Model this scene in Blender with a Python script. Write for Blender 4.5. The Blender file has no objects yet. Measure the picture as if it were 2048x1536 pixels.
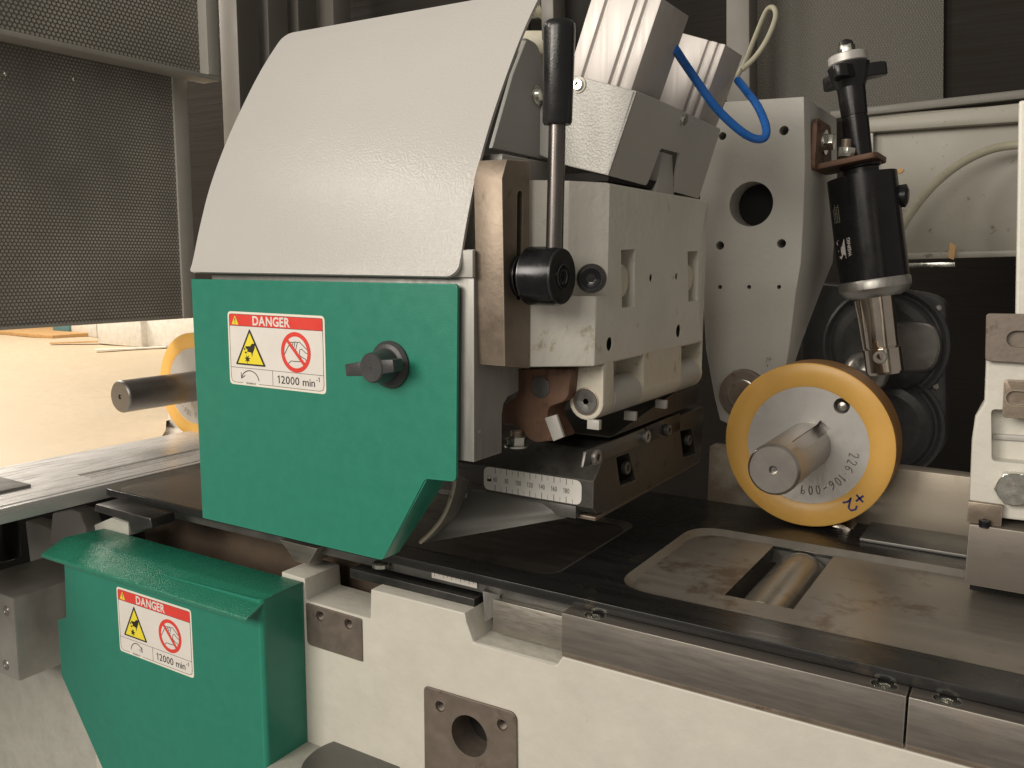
import bpy, bmesh, math, random
from mathutils import Vector as V, Matrix
random.seed(7)
sc = bpy.context.scene
C = sc.collection
S = .001                       # the scene is measured in mm, Blender in m
ZC = 1.10                      # camera height above the shop floor (m)

# ---------------------------------------------------------------- camera
F = 1751.0
_y = V((2113-1024, 525-768, F)).normalized()
_x = -V((-1851-1024, 503-768, F)); _x = (_x - _y*_x.dot(_y)).normalized()
_z = _x.cross(_y)
if _z.y > 0: _z = -_z
cam = bpy.data.objects.new('camera', bpy.data.cameras.new('camera')); C.objects.link(cam)
cam.data.sensor_width = 36; cam.data.lens = 36*F/2048
cam.data.clip_start = .01; cam.data.clip_end = 60
right = V((_x.x, _y.x, _z.x)); down = V((_x.y, _y.y, _z.y)); fwd = V((_x.z, _y.z, _z.z))
cam.matrix_world = Matrix(((right.x, -down.x, -fwd.x, 0), (right.y, -down.y, -fwd.y, 0), (right.z, -down.z, -fwd.z, ZC), (0, 0, 0, 1)))
sc.camera = cam

# ---------------------------------------------------------------- world and lamps (an indoor shop, plus an added fill)
w = bpy.data.worlds.new('World'); sc.world = w; w.use_nodes = True
w.node_tree.nodes['Background'].inputs[0].default_value = (1.0, .90, .78, 1)
w.node_tree.nodes['Background'].inputs[1].default_value = .24
def lamp(name, loc, aim, size, power, col=(1, .86, .68), sy=None):
    l = bpy.data.lights.new(name, 'AREA'); l.energy = power; l.color = col; l.size = size
    if sy: l.shape = 'RECTANGLE'; l.size_y = sy
    o = bpy.data.objects.new(name, l); C.objects.link(o)
    o.location = V(loc)*S + V((0, 0, ZC))
    d = (V(aim)-V(loc)).normalized(); o.rotation_euler = d.to_track_quat('-Z', 'Y').to_euler()
    return o
lamp('ceiling_lamp', (-1520, -330, 840), (-400, 450, 0), .36, 14, (1, .92, .80))
lamp('ceiling_lamp.001', (-100, -1600, 900), (-200, 600, -100), .9, 17, (1, .93, .82))
lamp('ceiling_lamp.002', (-2600, 1020, 1050), (-1500, 800, -200), .8, 38, (1, .90, .77))
lamp('fill_lamp', (-1000, -1300, 650), (-350, 500, -120), .8, 29, (1, .92, .80))  # added frontal fill behind the camera, not a ceiling fitting
sc.view_settings.view_transform = 'Standard'; sc.view_settings.look = 'None'
sc.view_settings.exposure = -.06; sc.view_settings.gamma = 1
sc.render.resolution_x = 1024; sc.render.resolution_y = 768

# ---------------------------------------------------------------- picture rays -> points (mm)
def ray(u, v):
    q = V((u-1024, v-768, F)); return V((_x.dot(q), _y.dot(q), _z.dot(q)))
def A(u, v, x=None, y=None, z=None):
    d = ray(u, v); i, val = (0, x) if x is not None else (1, y) if y is not None else (2, z)
    return d*(val/d[i])
def AP(u, v, p0, n):
    d = ray(u, v); return d*(p0.dot(n)/d.dot(n))
XA, YA, ZA = V((1, 0, 0)), V((0, 1, 0)), V((0, 0, 1))

# ---------------------------------------------------------------- materials
def M(name, col, rough=.5, metal=0., var=.12, vs=60, bump=0., bs=300, stretch=(1, 1, 1), spot=None, ss=40, st=.62, coat=0, rv=.1, edge=None, spec=.5):
    m = bpy.data.materials.new(name); m.use_nodes = True; nt = m.node_tree; N = nt.nodes; L = nt.links
    b = N['Principled BSDF']; b.inputs['Roughness'].default_value = rough; b.inputs['Metallic'].default_value = metal
    b.inputs['Specular IOR Level'].default_value = spec
    if coat: b.inputs['Coat Weight'].default_value = coat; b.inputs['Coat Roughness'].default_value = .15
    tc = N.new('ShaderNodeTexCoord'); mp = N.new('ShaderNodeMapping'); mp.inputs['Scale'].default_value = stretch
    L.new(tc.outputs['Object'], mp.inputs[0])
    n = N.new('ShaderNodeTexNoise'); n.inputs['Scale'].default_value = vs; n.inputs['Detail'].default_value = 6; n.inputs['Roughness'].default_value = .65
    L.new(mp.outputs[0], n.inputs['Vector'])
    r = N.new('ShaderNodeMapRange'); r.inputs[1].default_value = .3; r.inputs[2].default_value = .7
    r.inputs[3].default_value = 1-var; r.inputs[4].default_value = 1+var
    L.new(n.outputs[0], r.inputs[0])
    mu = N.new('ShaderNodeVectorMath'); mu.operation = 'SCALE'; mu.inputs[0].default_value = col
    L.new(r.outputs[0], mu.inputs['Scale']); out = mu.outputs[0]
    if spot:
        n2 = N.new('ShaderNodeTexNoise'); n2.inputs['Scale'].default_value = ss; n2.inputs['Detail'].default_value = 5; n2.inputs['Roughness'].default_value = .7
        L.new(tc.outputs['Object'], n2.inputs['Vector'])
        r2 = N.new('ShaderNodeMapRange'); r2.inputs[1].default_value = st; r2.inputs[2].default_value = st+.09; L.new(n2.outputs[0], r2.inputs[0])
        mx = N.new('ShaderNodeMix'); mx.data_type = 'RGBA'; L.new(r2.outputs[0], mx.inputs[0]); L.new(out, mx.inputs[6]); mx.inputs[7].default_value = (*spot, 1); out = mx.outputs[2]
    if edge:                       # worn edges: rounded-normal difference
        bv = N.new('ShaderNodeBevel'); bv.samples = 4; bv.inputs[0].default_value = .0014
        ge = N.new('ShaderNodeNewGeometry'); dt = N.new('ShaderNodeVectorMath'); dt.operation = 'DOT_PRODUCT'
        L.new(bv.outputs[0], dt.inputs[0]); L.new(ge.outputs['Normal'], dt.inputs[1])
        r3 = N.new('ShaderNodeMapRange'); r3.inputs[1].default_value = .995; r3.inputs[2].default_value = .9; r3.inputs[3].default_value = 0; r3.inputs[4].default_value = .7
        L.new(dt.outputs['Value'], r3.inputs[0])
        mx = N.new('ShaderNodeMix'); mx.data_type = 'RGBA'; L.new(r3.outputs[0], mx.inputs[0]); L.new(out, mx.inputs[6]); mx.inputs[7].default_value = (*edge, 1); out = mx.outputs[2]
    L.new(out, b.inputs['Base Color'])
    r4 = N.new('ShaderNodeMapRange'); r4.inputs[1].default_value = .3; r4.inputs[2].default_value = .7
    r4.inputs[3].default_value = max(.03, rough-rv); r4.inputs[4].default_value = min(1, rough+rv); L.new(n.outputs[0], r4.inputs[0]); L.new(r4.outputs[0], b.inputs['Roughness'])
    if bump:
        n3 = N.new('ShaderNodeTexNoise'); n3.inputs['Scale'].default_value = bs; n3.inputs['Detail'].default_value = 2
        L.new(mp.outputs[0], n3.inputs['Vector'])
        bp = N.new('ShaderNodeBump'); bp.inputs['Strength'].default_value = bump; bp.inputs['Distance'].default_value = .001
        L.new(n3.outputs[0], bp.inputs['Height']); L.new(bp.outputs[0], b.inputs['Normal'])
    return m
def perf(name, web, dot, pitch, ia, ib, rad=.36, rough=.5):
    """hexagonally perforated sheet, holes backed by a pane"""
    m = bpy.data.materials.new(name); m.use_nodes = True; nt = m.node_tree; N = nt.nodes; L = nt.links; b = N['Principled BSDF']
    b.inputs['Roughness'].default_value = rough
    tc = N.new('ShaderNodeTexCoord'); sp = N.new('ShaderNodeSeparateXYZ'); cb = N.new('ShaderNodeCombineXYZ')
    L.new(tc.outputs['Object'], sp.inputs[0]); L.new(sp.outputs[ia], cb.inputs[0]); L.new(sp.outputs[ib], cb.inputs[1])
    sz = V((pitch*S, pitch*S*1.7320508, 1)); ds = []
    for off in ((0, 0, 0), (.5, .5, 0)):
        d = N.new('ShaderNodeVectorMath'); d.operation = 'DIVIDE'; d.inputs[1].default_value = sz; L.new(cb.outputs[0], d.inputs[0])
        a = N.new('ShaderNodeVectorMath'); a.operation = 'ADD'; a.inputs[1].default_value = V(off)+V((100, 100, 0)); L.new(d.outputs[0], a.inputs[0])
        f = N.new('ShaderNodeVectorMath'); f.operation = 'FRACTION'; L.new(a.outputs[0], f.inputs[0])
        s = N.new('ShaderNodeVectorMath'); s.operation = 'SUBTRACT'; s.inputs[1].default_value = (.5, .5, 0); L.new(f.outputs[0], s.inputs[0])
        k = N.new('ShaderNodeVectorMath'); k.operation = 'MULTIPLY'; k.inputs[1].default_value = (1, 1.732, 0); L.new(s.outputs[0], k.inputs[0])
        g = N.new('ShaderNodeVectorMath'); g.operation = 'LENGTH'; L.new(k.outputs[0], g.inputs[0]); ds.append(g)
    mn = N.new('ShaderNodeMath'); mn.operation = 'MINIMUM'; L.new(ds[0].outputs['Value'], mn.inputs[0]); L.new(ds[1].outputs['Value'], mn.inputs[1])
    r = N.new('ShaderNodeMapRange'); r.inputs[1].default_value = rad-.05; r.inputs[2].default_value = rad+.05; L.new(mn.outputs[0], r.inputs[0])
    no = N.new('ShaderNodeTexNoise'); no.inputs['Scale'].default_value = 7; no.inputs['Detail'].default_value = 3; L.new(tc.outputs['Object'], no.inputs['Vector'])
    rn = N.new('ShaderNodeMapRange'); rn.inputs[1].default_value = .3; rn.inputs[2].default_value = .7; rn.inputs[3].default_value = .6; rn.inputs[4].default_value = 1.4; L.new(no.outputs[0], rn.inputs[0])
    sd = N.new('ShaderNodeVectorMath'); sd.operation = 'SCALE'; sd.inputs[0].default_value = dot; L.new(rn.outputs[0], sd.inputs['Scale'])
    mx = N.new('ShaderNodeMix'); mx.data_type = 'RGBA'; L.new(r.outputs[0], mx.inputs[0]); L.new(sd.outputs[0], mx.inputs[6]); mx.inputs[7].default_value = (*web, 1)
    L.new(mx.outputs[2], b.inputs['Base Color'])
    bp = N.new('ShaderNodeBump'); bp.inputs['Strength'].default_value = .6; bp.inputs['Distance'].default_value = .001; L.new(r.outputs[0], bp.inputs['Height']); L.new(bp.outputs[0], b.inputs['Normal'])
    return m

HOOD = M('light grey powder coat', (.49, .48, .465), .24, 0, .02, 8, .28, 700, rv=.02)
POWD = M('grey powder coat coarse', (.50, .49, .465), .32, 0, .04, 12, .42, 620, rv=.03)
POWS = M('shaded grey powder coat', (.24, .24, .23), .42, 0, .05, 12, .25, 500)  # grey darkened to carry the shade of the hood
GREEN = M('green enamel', (.021, .205, .142), .36, 0, .05, 90, .12, 900, rv=.05, edge=(.03, .33, .22))
CAST = M('cream casting paint', (.66, .64, .58), .42, 0, .06, 14, .45, 160, spot=(.40, .33, .22), ss=30, st=.635)
CASTY = M('yellowed casting paint', (.60, .555, .44), .42, 0, .10, 25, .4, 160, spot=(.27, .20, .11), ss=60, st=.58)
CASTG = M('grey casting paint', (.45, .44, .41), .45, 0, .05, 14, .25, 200, spot=(.30, .25, .18), ss=22, st=.67)
BEDP = M('cream bed paint', (.59, .57, .51), .5, 0, .05, 30, .5, 110, spot=(.42, .38, .30), ss=35, st=.68)
BEDG = M('dusty grey bed paint', (.45, .445, .40), .6, 0, .10, 60, .3, 200)
STEEL = M('ground steel', (.36, .335, .30), .42, .85, .10, 60, .05, 400, (1, 8, 8), spot=(.20, .15, .11), ss=30, st=.62)
STEELV = M('milled steel', (.42, .41, .39), .40, .85, .10, 80, .06, 300, (3, 3, .5))
RAILM = M('rail steel', (.22, .20, .18), .46, .7, .10, 50, .06, 500, (.6, 6, 6), spot=(.24, .21, .18), ss=24, st=.60, edge=(.5, .47, .43))
BROWN = M('oxidised steel', (.23, .185, .145), .46, .6, .20, 45, .15, 250, spot=(.13, .09, .06), ss=50, st=.6, edge=(.5, .43, .35))
RUST = M('rusty brown casting', (.17, .095, .062), .6, .2, .25, 40, .25, 200, spot=(.08, .045, .03), ss=50, st=.55)
BOSS = M('machined boss', (.20, .165, .14), .5, .5, .14, 80, .1, 300, spot=(.12, .09, .07), ss=60, st=.6)
TABLE = M('blackened table steel', (.045, .045, .045), .30, .6, .25, 30, .04, 300, (.5, 3, 3), spot=(.11, .09, .07), ss=14, st=.60)
TABLEW = M('worn table steel', (.31, .285, .25), .36, .5, .12, 18, .05, 300, (.4, 4, 4), spot=(.19, .15, .115), ss=16, st=.56)
TABLES = M('bright table steel', (.62, .61, .60), .30, .2, .04, 30, .05, 200, (4, .6, 4))
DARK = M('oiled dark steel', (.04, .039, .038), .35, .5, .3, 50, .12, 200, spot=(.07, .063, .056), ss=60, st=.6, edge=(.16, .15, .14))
DARKG = M('dark grey steel', (.15, .148, .14), .42, .6, .15, 50, .1, 250)
BLACKP = M('black plastic', (.012, .012, .013), .32, 0, .1, 60, .12, 900)
KNOB = M('charcoal plastic', (.045, .046, .048), .38, 0, .08, 60, .15, 900)
BLACKM = M('black burnished steel', (.035, .035, .038), .22, .8, .2, 60, .03, 400, edge=(.25, .25, .26))
ANOD = M('black anodised tube', (.016, .015, .017), .25, .35, .2, 30)
CHROME = M('chromed rod', (.62, .56, .49), .14, 1, .08, 40)
ZINC = M('zinc plated steel', (.62, .62, .57), .24, .95, .12, 150, .05, 400)
ALU = M('anodised aluminium', (.52, .49, .475), .50, .4, .05, 40, .05, 700, (6, 6, .3))
ALUD = M('turned aluminium', (.52, .505, .49), .42, .35, .04, 90, .04, 700)
SHAFT = M('turned shaft steel', (.40, .375, .35), .30, .9, .05, 30, .02, 500, (4, 4, 4), rv=.02)
YEL = M('amber polyurethane', (.76, .44, .11), .36, 0, .06, 30, .05, 300, rv=.05, spot=(.60, .27, .03), ss=12, st=.62)
YELT = M('worn amber tread', (.40, .205, .07), .55, 0, .15, 30, .1, 300)
WHITE = M('label white', (.74, .70, .66), .38, 0, .03, 60, spot=(.60, .56, .52), ss=70, st=.66)
CREAMW = M('label border', (.80, .75, .66), .4, 0, .03, 60)
RED = M('label red', (.72, .055, .04), .4, 0, .03, 60)
YELL = M('label yellow', (.83, .70, .045), .4, 0, .03, 60)
INK = M('label black', (.02, .018, .016), .5, 0, .05, 60)
PEN = M('pencil mark', (.09, .075, .07), .6, 0, .05, 60)
BLUEP = M('blue marker', (.02, .02, .16), .5, 0, .05, 60)
BLUE = M('blue air hose', (.008, .13, .50), .30, 0, .06, 60, spec=.6)
CLEAR = M('milky hose', (.36, .34, .26), .35, 0, .1, 60)
PAPER = M('brown packing paper', (.60, .49, .34), .6, 0, .07, 90, .5, 30, spot=(.56, .44, .30), ss=9, st=.6)
CARD = M('white carton', (.72, .69, .63), .7)
WOOD = M('planed wood', (.55, .33, .14), .6)
VOIDM = M('dark interior', (.006, .005, .004), .8, 0, .3, 5)
VOIDB = M('dark brown mesh and shade', (.009, .0065, .004), .9, 0, .35, 90, .3, 200, (.05, .05, 3))  # near-black brown: darkness of the machine interior put into the colour
CAVB = M('shaded brown cavity', (.075, .052, .035), .8, 0, .4, 14)  # brown with the dark of the bed interior painted in
WALLW = M('stained white sheet', (.31, .295, .255), .45, 0, .12, 10, .1, 200, spot=(.13, .09, .05), ss=75, st=.61)
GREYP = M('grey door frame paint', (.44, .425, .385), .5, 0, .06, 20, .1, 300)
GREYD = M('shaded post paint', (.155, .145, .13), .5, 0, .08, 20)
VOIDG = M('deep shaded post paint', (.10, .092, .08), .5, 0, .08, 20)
PERF1 = perf('perforated door sheet', (.15, .14, .125), (.40, .38, .34), 4.6, 1, 2)
PERF2 = perf('perforated top door sheet', (.13, .122, .11), (.36, .34, .30), 5.4, 1, 2)
PERF3 = perf('perforated rear sheet', (.075, .068, .05), (.032, .028, .021), 3.7, 0, 2)
GEAR = M('dark cast gearbox', (.06, .06, .062), .42, .4, .3, 20, .3, 120)

# ---------------------------------------------------------------- builders
RT = {}
def setp(o, label=None, cat=None, group=None, kind=None):
    if label: o['label'] = label
    if cat: o['category'] = cat
    if group: o['group'] = group
    if kind: o['kind'] = kind
    return o
def thing(name, label, cat, loc, group=None):
    o = bpy.data.objects.new(name, None); C.objects.link(o); o.empty_display_size = .02
    p = V(loc)*S + V((0, 0, ZC)); o.location = p; RT[o] = p
    return setp(o, label, cat, group)
def rawmesh(verts, faces, bev=0, seg=2):
    me = bpy.data.meshes.new('m'); bm = bmesh.new()
    vs = [bm.verts.new(V(p)*S) for p in verts]
    for f in faces:
        try: bm.faces.new([vs[i] for i in f])
        except ValueError: pass
    bmesh.ops.recalc_face_normals(bm, faces=bm.faces[:])
    if bev:
        es = [e for e in bm.edges if len(e.link_faces) == 2 and e.calc_face_angle(0) > math.radians(28)]
        bmesh.ops.bevel(bm, geom=es, offset=bev*S, segments=seg, affect='EDGES', clamp_overlap=True, profile=.5)
    bm.to_mesh(me); bm.free(); return me
def finish(name, me, mat, parent, base=None, angle=26):
    """me in metres relative to the camera point; move to parent's frame"""
    if parent is not None: p = RT[parent] - V((0, 0, ZC))
    else:
        c = [v.co for v in me.vertices]
        p = V(((min(v.x for v in c)+max(v.x for v in c))/2, (min(v.y for v in c)+max(v.y for v in c))/2, min(v.z for v in c)))
    me.transform(Matrix.Translation(-p)); me.name = name
    o = bpy.data.objects.new(name, me); C.objects.link(o)
    if parent is not None:
        o.parent = parent; RT[o] = RT[parent]
    else:
        o.location = p + V((0, 0, ZC)); RT[o] = p + V((0, 0, ZC))
    me.materials.clear(); me.materials.append(mat)
    for f in me.polygons: f.use_smooth = True
    me.set_sharp_from_angle(angle=math.radians(angle))
    big = [f for f in me.polygons if len(f.vertices) > 4 and f.area > 5e-5]
    if big:                                  # large flat faces keep their own flat normal
        ks = set()
        for f in big: ks.update(f.edge_keys)
        at_ = me.attributes.get('sharp_edge') or me.attributes.new('sharp_edge', 'BOOLEAN', 'EDGE')
        for i, e in enumerate(me.edges):
            if e.key in ks: at_.data[i].value = True
    return o
def boolean(me, cuts):
    a = bpy.data.objects.new('a', me); C.objects.link(a); bs = []
    for cm in cuts:
        b = bpy.data.objects.new('b', cm); C.objects.link(b); bs.append(b)
        md = a.modifiers.new('c', 'BOOLEAN'); md.operation = 'DIFFERENCE'; md.solver = 'EXACT'; md.object = b
    bpy.context.view_layer.update()
    dg = bpy.context.evaluated_depsgraph_get()
    r = bpy.data.meshes.new_from_object(a.evaluated_get(dg))
    for o in bs+[a]: bpy.data.objects.remove(o)
    return r
def prism_vf(pts, vec):
    n = len(pts); vecs = vec if isinstance(vec, list) else [V(vec)]*n
    vs = [V(p) for p in pts]+[V(p)+vecs[i] for i, p in enumerate(pts)]
    return vs, [tuple(range(n)), tuple(range(2*n-1, n-1, -1))]+[(i, (i+1) % n, n+(i+1) % n, n+i) for i in range(n)]
def prism(name, pts, vec, mat, parent=None, bev=.6, cuts=None):
    me = rawmesh(*prism_vf(pts, vec), bev)
    if cuts: me = boolean(me, cuts)
    return finish(name, me, mat, parent)
def boxpts(x0, x1, y0, y1, z0): return [V((x0, y0, z0)), V((x1, y0, z0)), V((x1, y1, z0)), V((x0, y1, z0))]
def box(name, x0, x1, y0, y1, z0, z1, mat, parent=None, bev=.6, cuts=None):
    return prism(name, boxpts(x0, x1, y0, y1, z0), (0, 0, z1-z0), mat, parent, bev, cuts)
def cbox(x0, x1, y0, y1, z0, z1): return rawmesh(*prism_vf(boxpts(x0, x1, y0, y1, z0), (0, 0, z1-z0)))
def frame(ax):
    ax = V(ax).normalized(); t = ZA if abs(ax.z) < .9 else XA
    a = ax.cross(t).normalized(); return ax, a, ax.cross(a)
def lathe_vf(p, ax, prof, seg=48, caps=True):
    ax, a, b = frame(ax); vs = []; fs = []
    for h, r in prof:
        for i in range(seg):
            t = 2*math.pi*i/seg; vs.append(V(p)+ax*h+(a*math.cos(t)+b*math.sin(t))*r)
    for k in range(len(prof)-1):
        for i in range(seg): fs.append((k*seg+i, k*seg+(i+1) % seg, (k+1)*seg+(i+1) % seg, (k+1)*seg+i))
    if caps: fs += [tuple(range(seg)), tuple(range(len(vs)-1, len(vs)-seg-1, -1))]
    return vs, fs
def lathe(name, p, ax, prof, mat, parent=None, seg=48, cuts=None, angle=26):
    me = rawmesh(*lathe_vf(p, ax, prof, seg))
    if cuts: me = boolean(me, cuts)
    return finish(name, me, mat, parent, angle=angle)
def ccyl(p, ax, r, d, seg=32):            # a drilled hole, starting 2 mm proud of p
    return rawmesh(*lathe_vf(V(p)-V(ax).normalized()*2, ax, [(0, r), (d+2, r)], seg))
def cslot(p0, p1, ax, r, d, seg=10):      # capsule shaped cutter
    p0, p1, ax = V(p0), V(p1), V(ax).normalized(); t = (p1-p0).normalized(); s = ax.cross(t); pts = []
    for i in range(seg+1):
        an = math.pi*i/seg; pts.append(p1+(s*math.cos(an)+t*math.sin(an))*r)
    for i in range(seg+1):
        an = math.pi*i/seg; pts.append(p0+(-s*math.cos(an)-t*math.sin(an))*r)
    return rawmesh(*prism_vf([q-ax*2 for q in pts], ax*(d+2)))
def cprism(pts, vec): return rawmesh(*prism_vf([V(p)-V(vec).normalized()*2 for p in pts], V(vec)+V(vec).normalized()*2))
def rnd(pts, rad, seg=6):
    """round the corners of a flat outline; rad = one number or one per corner"""
    out = []; n = len(pts)
    for i, p in enumerate(pts):
        r = rad[i] if isinstance(rad, (list, tuple)) else rad
        if not r: out.append(V(p)); continue
        a, b = V(pts[i-1])-V(p), V(pts[(i+1) % n])-V(p); r1 = min(r, a.length*.48, b.length*.48)
        q0, q2 = V(p)+a.normalized()*r1, V(p)+b.normalized()*r1
        for k in range(seg+1):
            t = k/seg; out.append(q0*(1-t)**2+V(p)*2*t*(1-t)+q2*t*t)
    return out
def crom(P, n=8):
    P = [V(p) for p in P]; Q = [P[0]*2-P[1]]+P+[P[-1]*2-P[-2]]; out = []
    for i in range(1, len(Q)-2):
        for k in range(n):
            t = k/n; a, b, c, d = Q[i-1:i+3]
            out.append(.5*((2*b)+(c-a)*t+(2*a-5*b+4*c-d)*t*t+(3*b-a-3*c+d)*t**3))
    return out+[P[-1]]
def sweep(name, P, r, mat, parent=None, n=10, seg=14):
    P = crom(P, n); vs = []; fs = []; nrm = None
    for i, p in enumerate(P):
        t = (P[min(i+1, len(P)-1)]-P[max(i-1, 0)]).normalized()
        if nrm is None: nrm = t.orthogonal().normalized()
        nrm = (nrm-t*nrm.dot(t)).normalized(); b = t.cross(nrm)
        for k in range(seg): vs.append(p+(nrm*math.cos(2*math.pi*k/seg)+b*math.sin(2*math.pi*k/seg))*r)
    for i in range(len(P)-1):
        for k in range(seg): fs.append((i*seg+k, i*seg+(k+1) % seg, (i+1)*seg+(k+1) % seg, (i+1)*seg+k))
    fs += [tuple(range(seg)), tuple(range(len(vs)-1, len(vs)-seg-1, -1))]
    return finish(name, rawmesh(vs, fs), mat, parent, angle=50)
def hexr(t, r): k = (t % (math.pi/3))-math.pi/6; return r*math.cos(math.pi/6)/math.cos(k)
def socket(name, p, ax, r, h, mat, parent=None, hr=None, depth=None, ch=None, seg=36, rot=0):
    """round head on p, pointing along ax, with a hexagon socket"""
    hr = hr or r*.45; depth = depth or h*.8; ch = ch or r*.12
    ax, a, b = frame(ax); vs = []; fs = []
    rings = [(0, lambda t: r), (h-ch, lambda t: r), (h, lambda t: r-ch), (h, lambda t: hexr(t+rot, hr)*1.12), (h-ch*.5, lambda t: hexr(t+rot, hr)), (h-depth, lambda t: hexr(t+rot, hr))]
    for hh, fn in rings:
        for i in range(seg):
            t = 2*math.pi*i/seg; vs.append(V(p)+ax*hh+(a*math.cos(t)+b*math.sin(t))*fn(t))
    for k in range(len(rings)-1):
        for i in range(seg): fs.append((k*seg+i, k*seg+(i+1) % seg, (k+1)*seg+(i+1) % seg, (k+1)*seg+i))
    fs += [tuple(range(seg)), tuple(range(len(vs)-1, len(vs)-seg-1, -1))]
    return finish(name, rawmesh(vs, fs), mat, parent)
def hexnut(name, p, ax, r, h, mat, parent=None, rot=0):
    ax, a, b = frame(ax); pts = [V(p)+(a*math.cos(math.pi*i/3+rot)+b*math.sin(math.pi*i/3+rot))*r for i in range(6)]
    return prism(name, pts, ax*h, mat, parent, bev=r*.06)
def copy_part(o, parent, delta):
    c = o.copy(); C.objects.link(c); c.parent = parent; c.location = o.location + V(delta)*S; RT[c] = RT[parent]; return c

# flat print: local frame (o, ex, ey, n), outlines in mm
class Print:
    def __init__(s, o, ex, ey, n, parent): s.o, s.ex, s.ey, s.n, s.parent = V(o), V(ex), V(ey), V(n).normalized(), parent
    def P(s, a, b, l): return s.o+s.ex*a+s.ey*b+s.n*l
    def poly(s, name, pts, mat, l, parent=None):
        return finish(name, rawmesh([s.P(a, b, l) for a, b in pts], [tuple(range(len(pts)))]), mat, parent or s.parent)
    def polys(s, name, plist, mat, l, parent=None):
        vs = []; fs = []
        for pts in plist:
            fs.append(tuple(range(len(vs), len(vs)+len(pts)))); vs += [s.P(a, b, l) for a, b in pts]
        return finish(name, rawmesh(vs, fs), mat, parent or s.parent)
    def stroke(s, name, paths, wd, mat, l, parent=None):
        vs = []; fs = []
        for path in paths:
            path = [V((a, b, 0)) for a, b in path]; k0 = len(vs)
            for i, p in enumerate(path):
                t = path[min(i+1, len(path)-1)]-path[max(i-1, 0)]; t.normalize(); q = V((-t.y, t.x, 0))*wd/2
                for r in (p+q, p-q): vs.append(s.P(r.x, r.y, l))
            for i in range(len(path)-1): fs.append((k0+2*i, k0+2*i+1, k0+2*i+3, k0+2*i+2))
        return finish(name, rawmesh(vs, fs), mat, parent or s.parent)
    def text(s, name, txt, a, b, size, mat, l, parent=None, sx=1., off=0., align='LEFT', mapf=None):
        cu = bpy.data.curves.new('t', 'FONT'); cu.body = txt; cu.size = size; cu.offset = off; cu.align_x = align; cu.resolution_u = 4
        ob = bpy.data.objects.new('t', cu); C.objects.link(ob); bpy.context.view_layer.update()
        me = bpy.data.meshes.new_from_object(ob.evaluated_get(bpy.context.evaluated_depsgraph_get())); bpy.data.objects.remove(ob)
        for v in me.vertices:
            q = (a+v.co.x*sx, b+v.co.y); v.co = (mapf(*q) if mapf else s.P(q[0], q[1], l))*S
        return finish(name, me, mat, parent or s.parent)
def ptext(P, name, txt, a, b, width, cap, mat, l, bold=.0, parent=None):
    """lettering fitted to a width and cap height; ones are drawn with their flag"""
    cu = bpy.data.curves.new('t', 'FONT'); cu.body = txt.replace('1', '\u2007') ; adv = []
    glyph = {}; x = 0; parts = []
    W = {'1': .44, ' ': .30, 'i': .26, 'm': .90, 'n': .58, '-': .36}
    vs = []; fs = []
    for ch in txt:
        if ch == '1':
            k0 = len(vs); q = [(x+.20, 0), (x+.20+.09+bold*2, 0), (x+.20+.09+bold*2, .70), (x+.22, .70), (x+.07, .57), (x+.07, .49), (x+.20, .56)]
            vs += q; fs.append(tuple(range(k0, k0+7))); x += W['1']; continue
        if ch == ' ': x += W[' ']; continue
        cu.body = ch; cu.size = 1; cu.offset = bold; cu.resolution_u = 4
        ob = bpy.data.objects.new('t', cu); C.objects.link(ob); bpy.context.view_layer.update()
        me = bpy.data.meshes.new_from_object(ob.evaluated_get(bpy.context.evaluated_depsgraph_get())); bpy.data.objects.remove(ob)
        lo = min(v.co.x for v in me.vertices); hi = max(v.co.x for v in me.vertices); k0 = len(vs)
        vs += [(v.co.x-lo+x+.04, v.co.y) for v in me.vertices]; fs += [tuple(k0+i for i in p.vertices) for p in me.polygons]; x += hi-lo+(.02 if ch == 'D' else .085)
    sx = width/x; sy = cap/.70
    return finish(name, rawmesh([P.P(a+p*sx, b+q*sy, l) for p, q in vs], fs), mat, parent or P.parent)
def rrect(a0, b0, a1, b1, r, seg=6):
    return [(p.x, p.y) for p in rnd([V((a0, b0, 0)), V((a1, b0, 0)), V((a1, b1, 0)), V((a0, b1, 0))], r*1.0, seg)]
def arc(cx, cy, rx, ry, t0, t1, n=24): return [(cx+rx*math.cos(math.radians(t0+(t1-t0)*i/n)), cy+ry*math.sin(math.radians(t0+(t1-t0)*i/n))) for i in range(n+1)]

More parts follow.
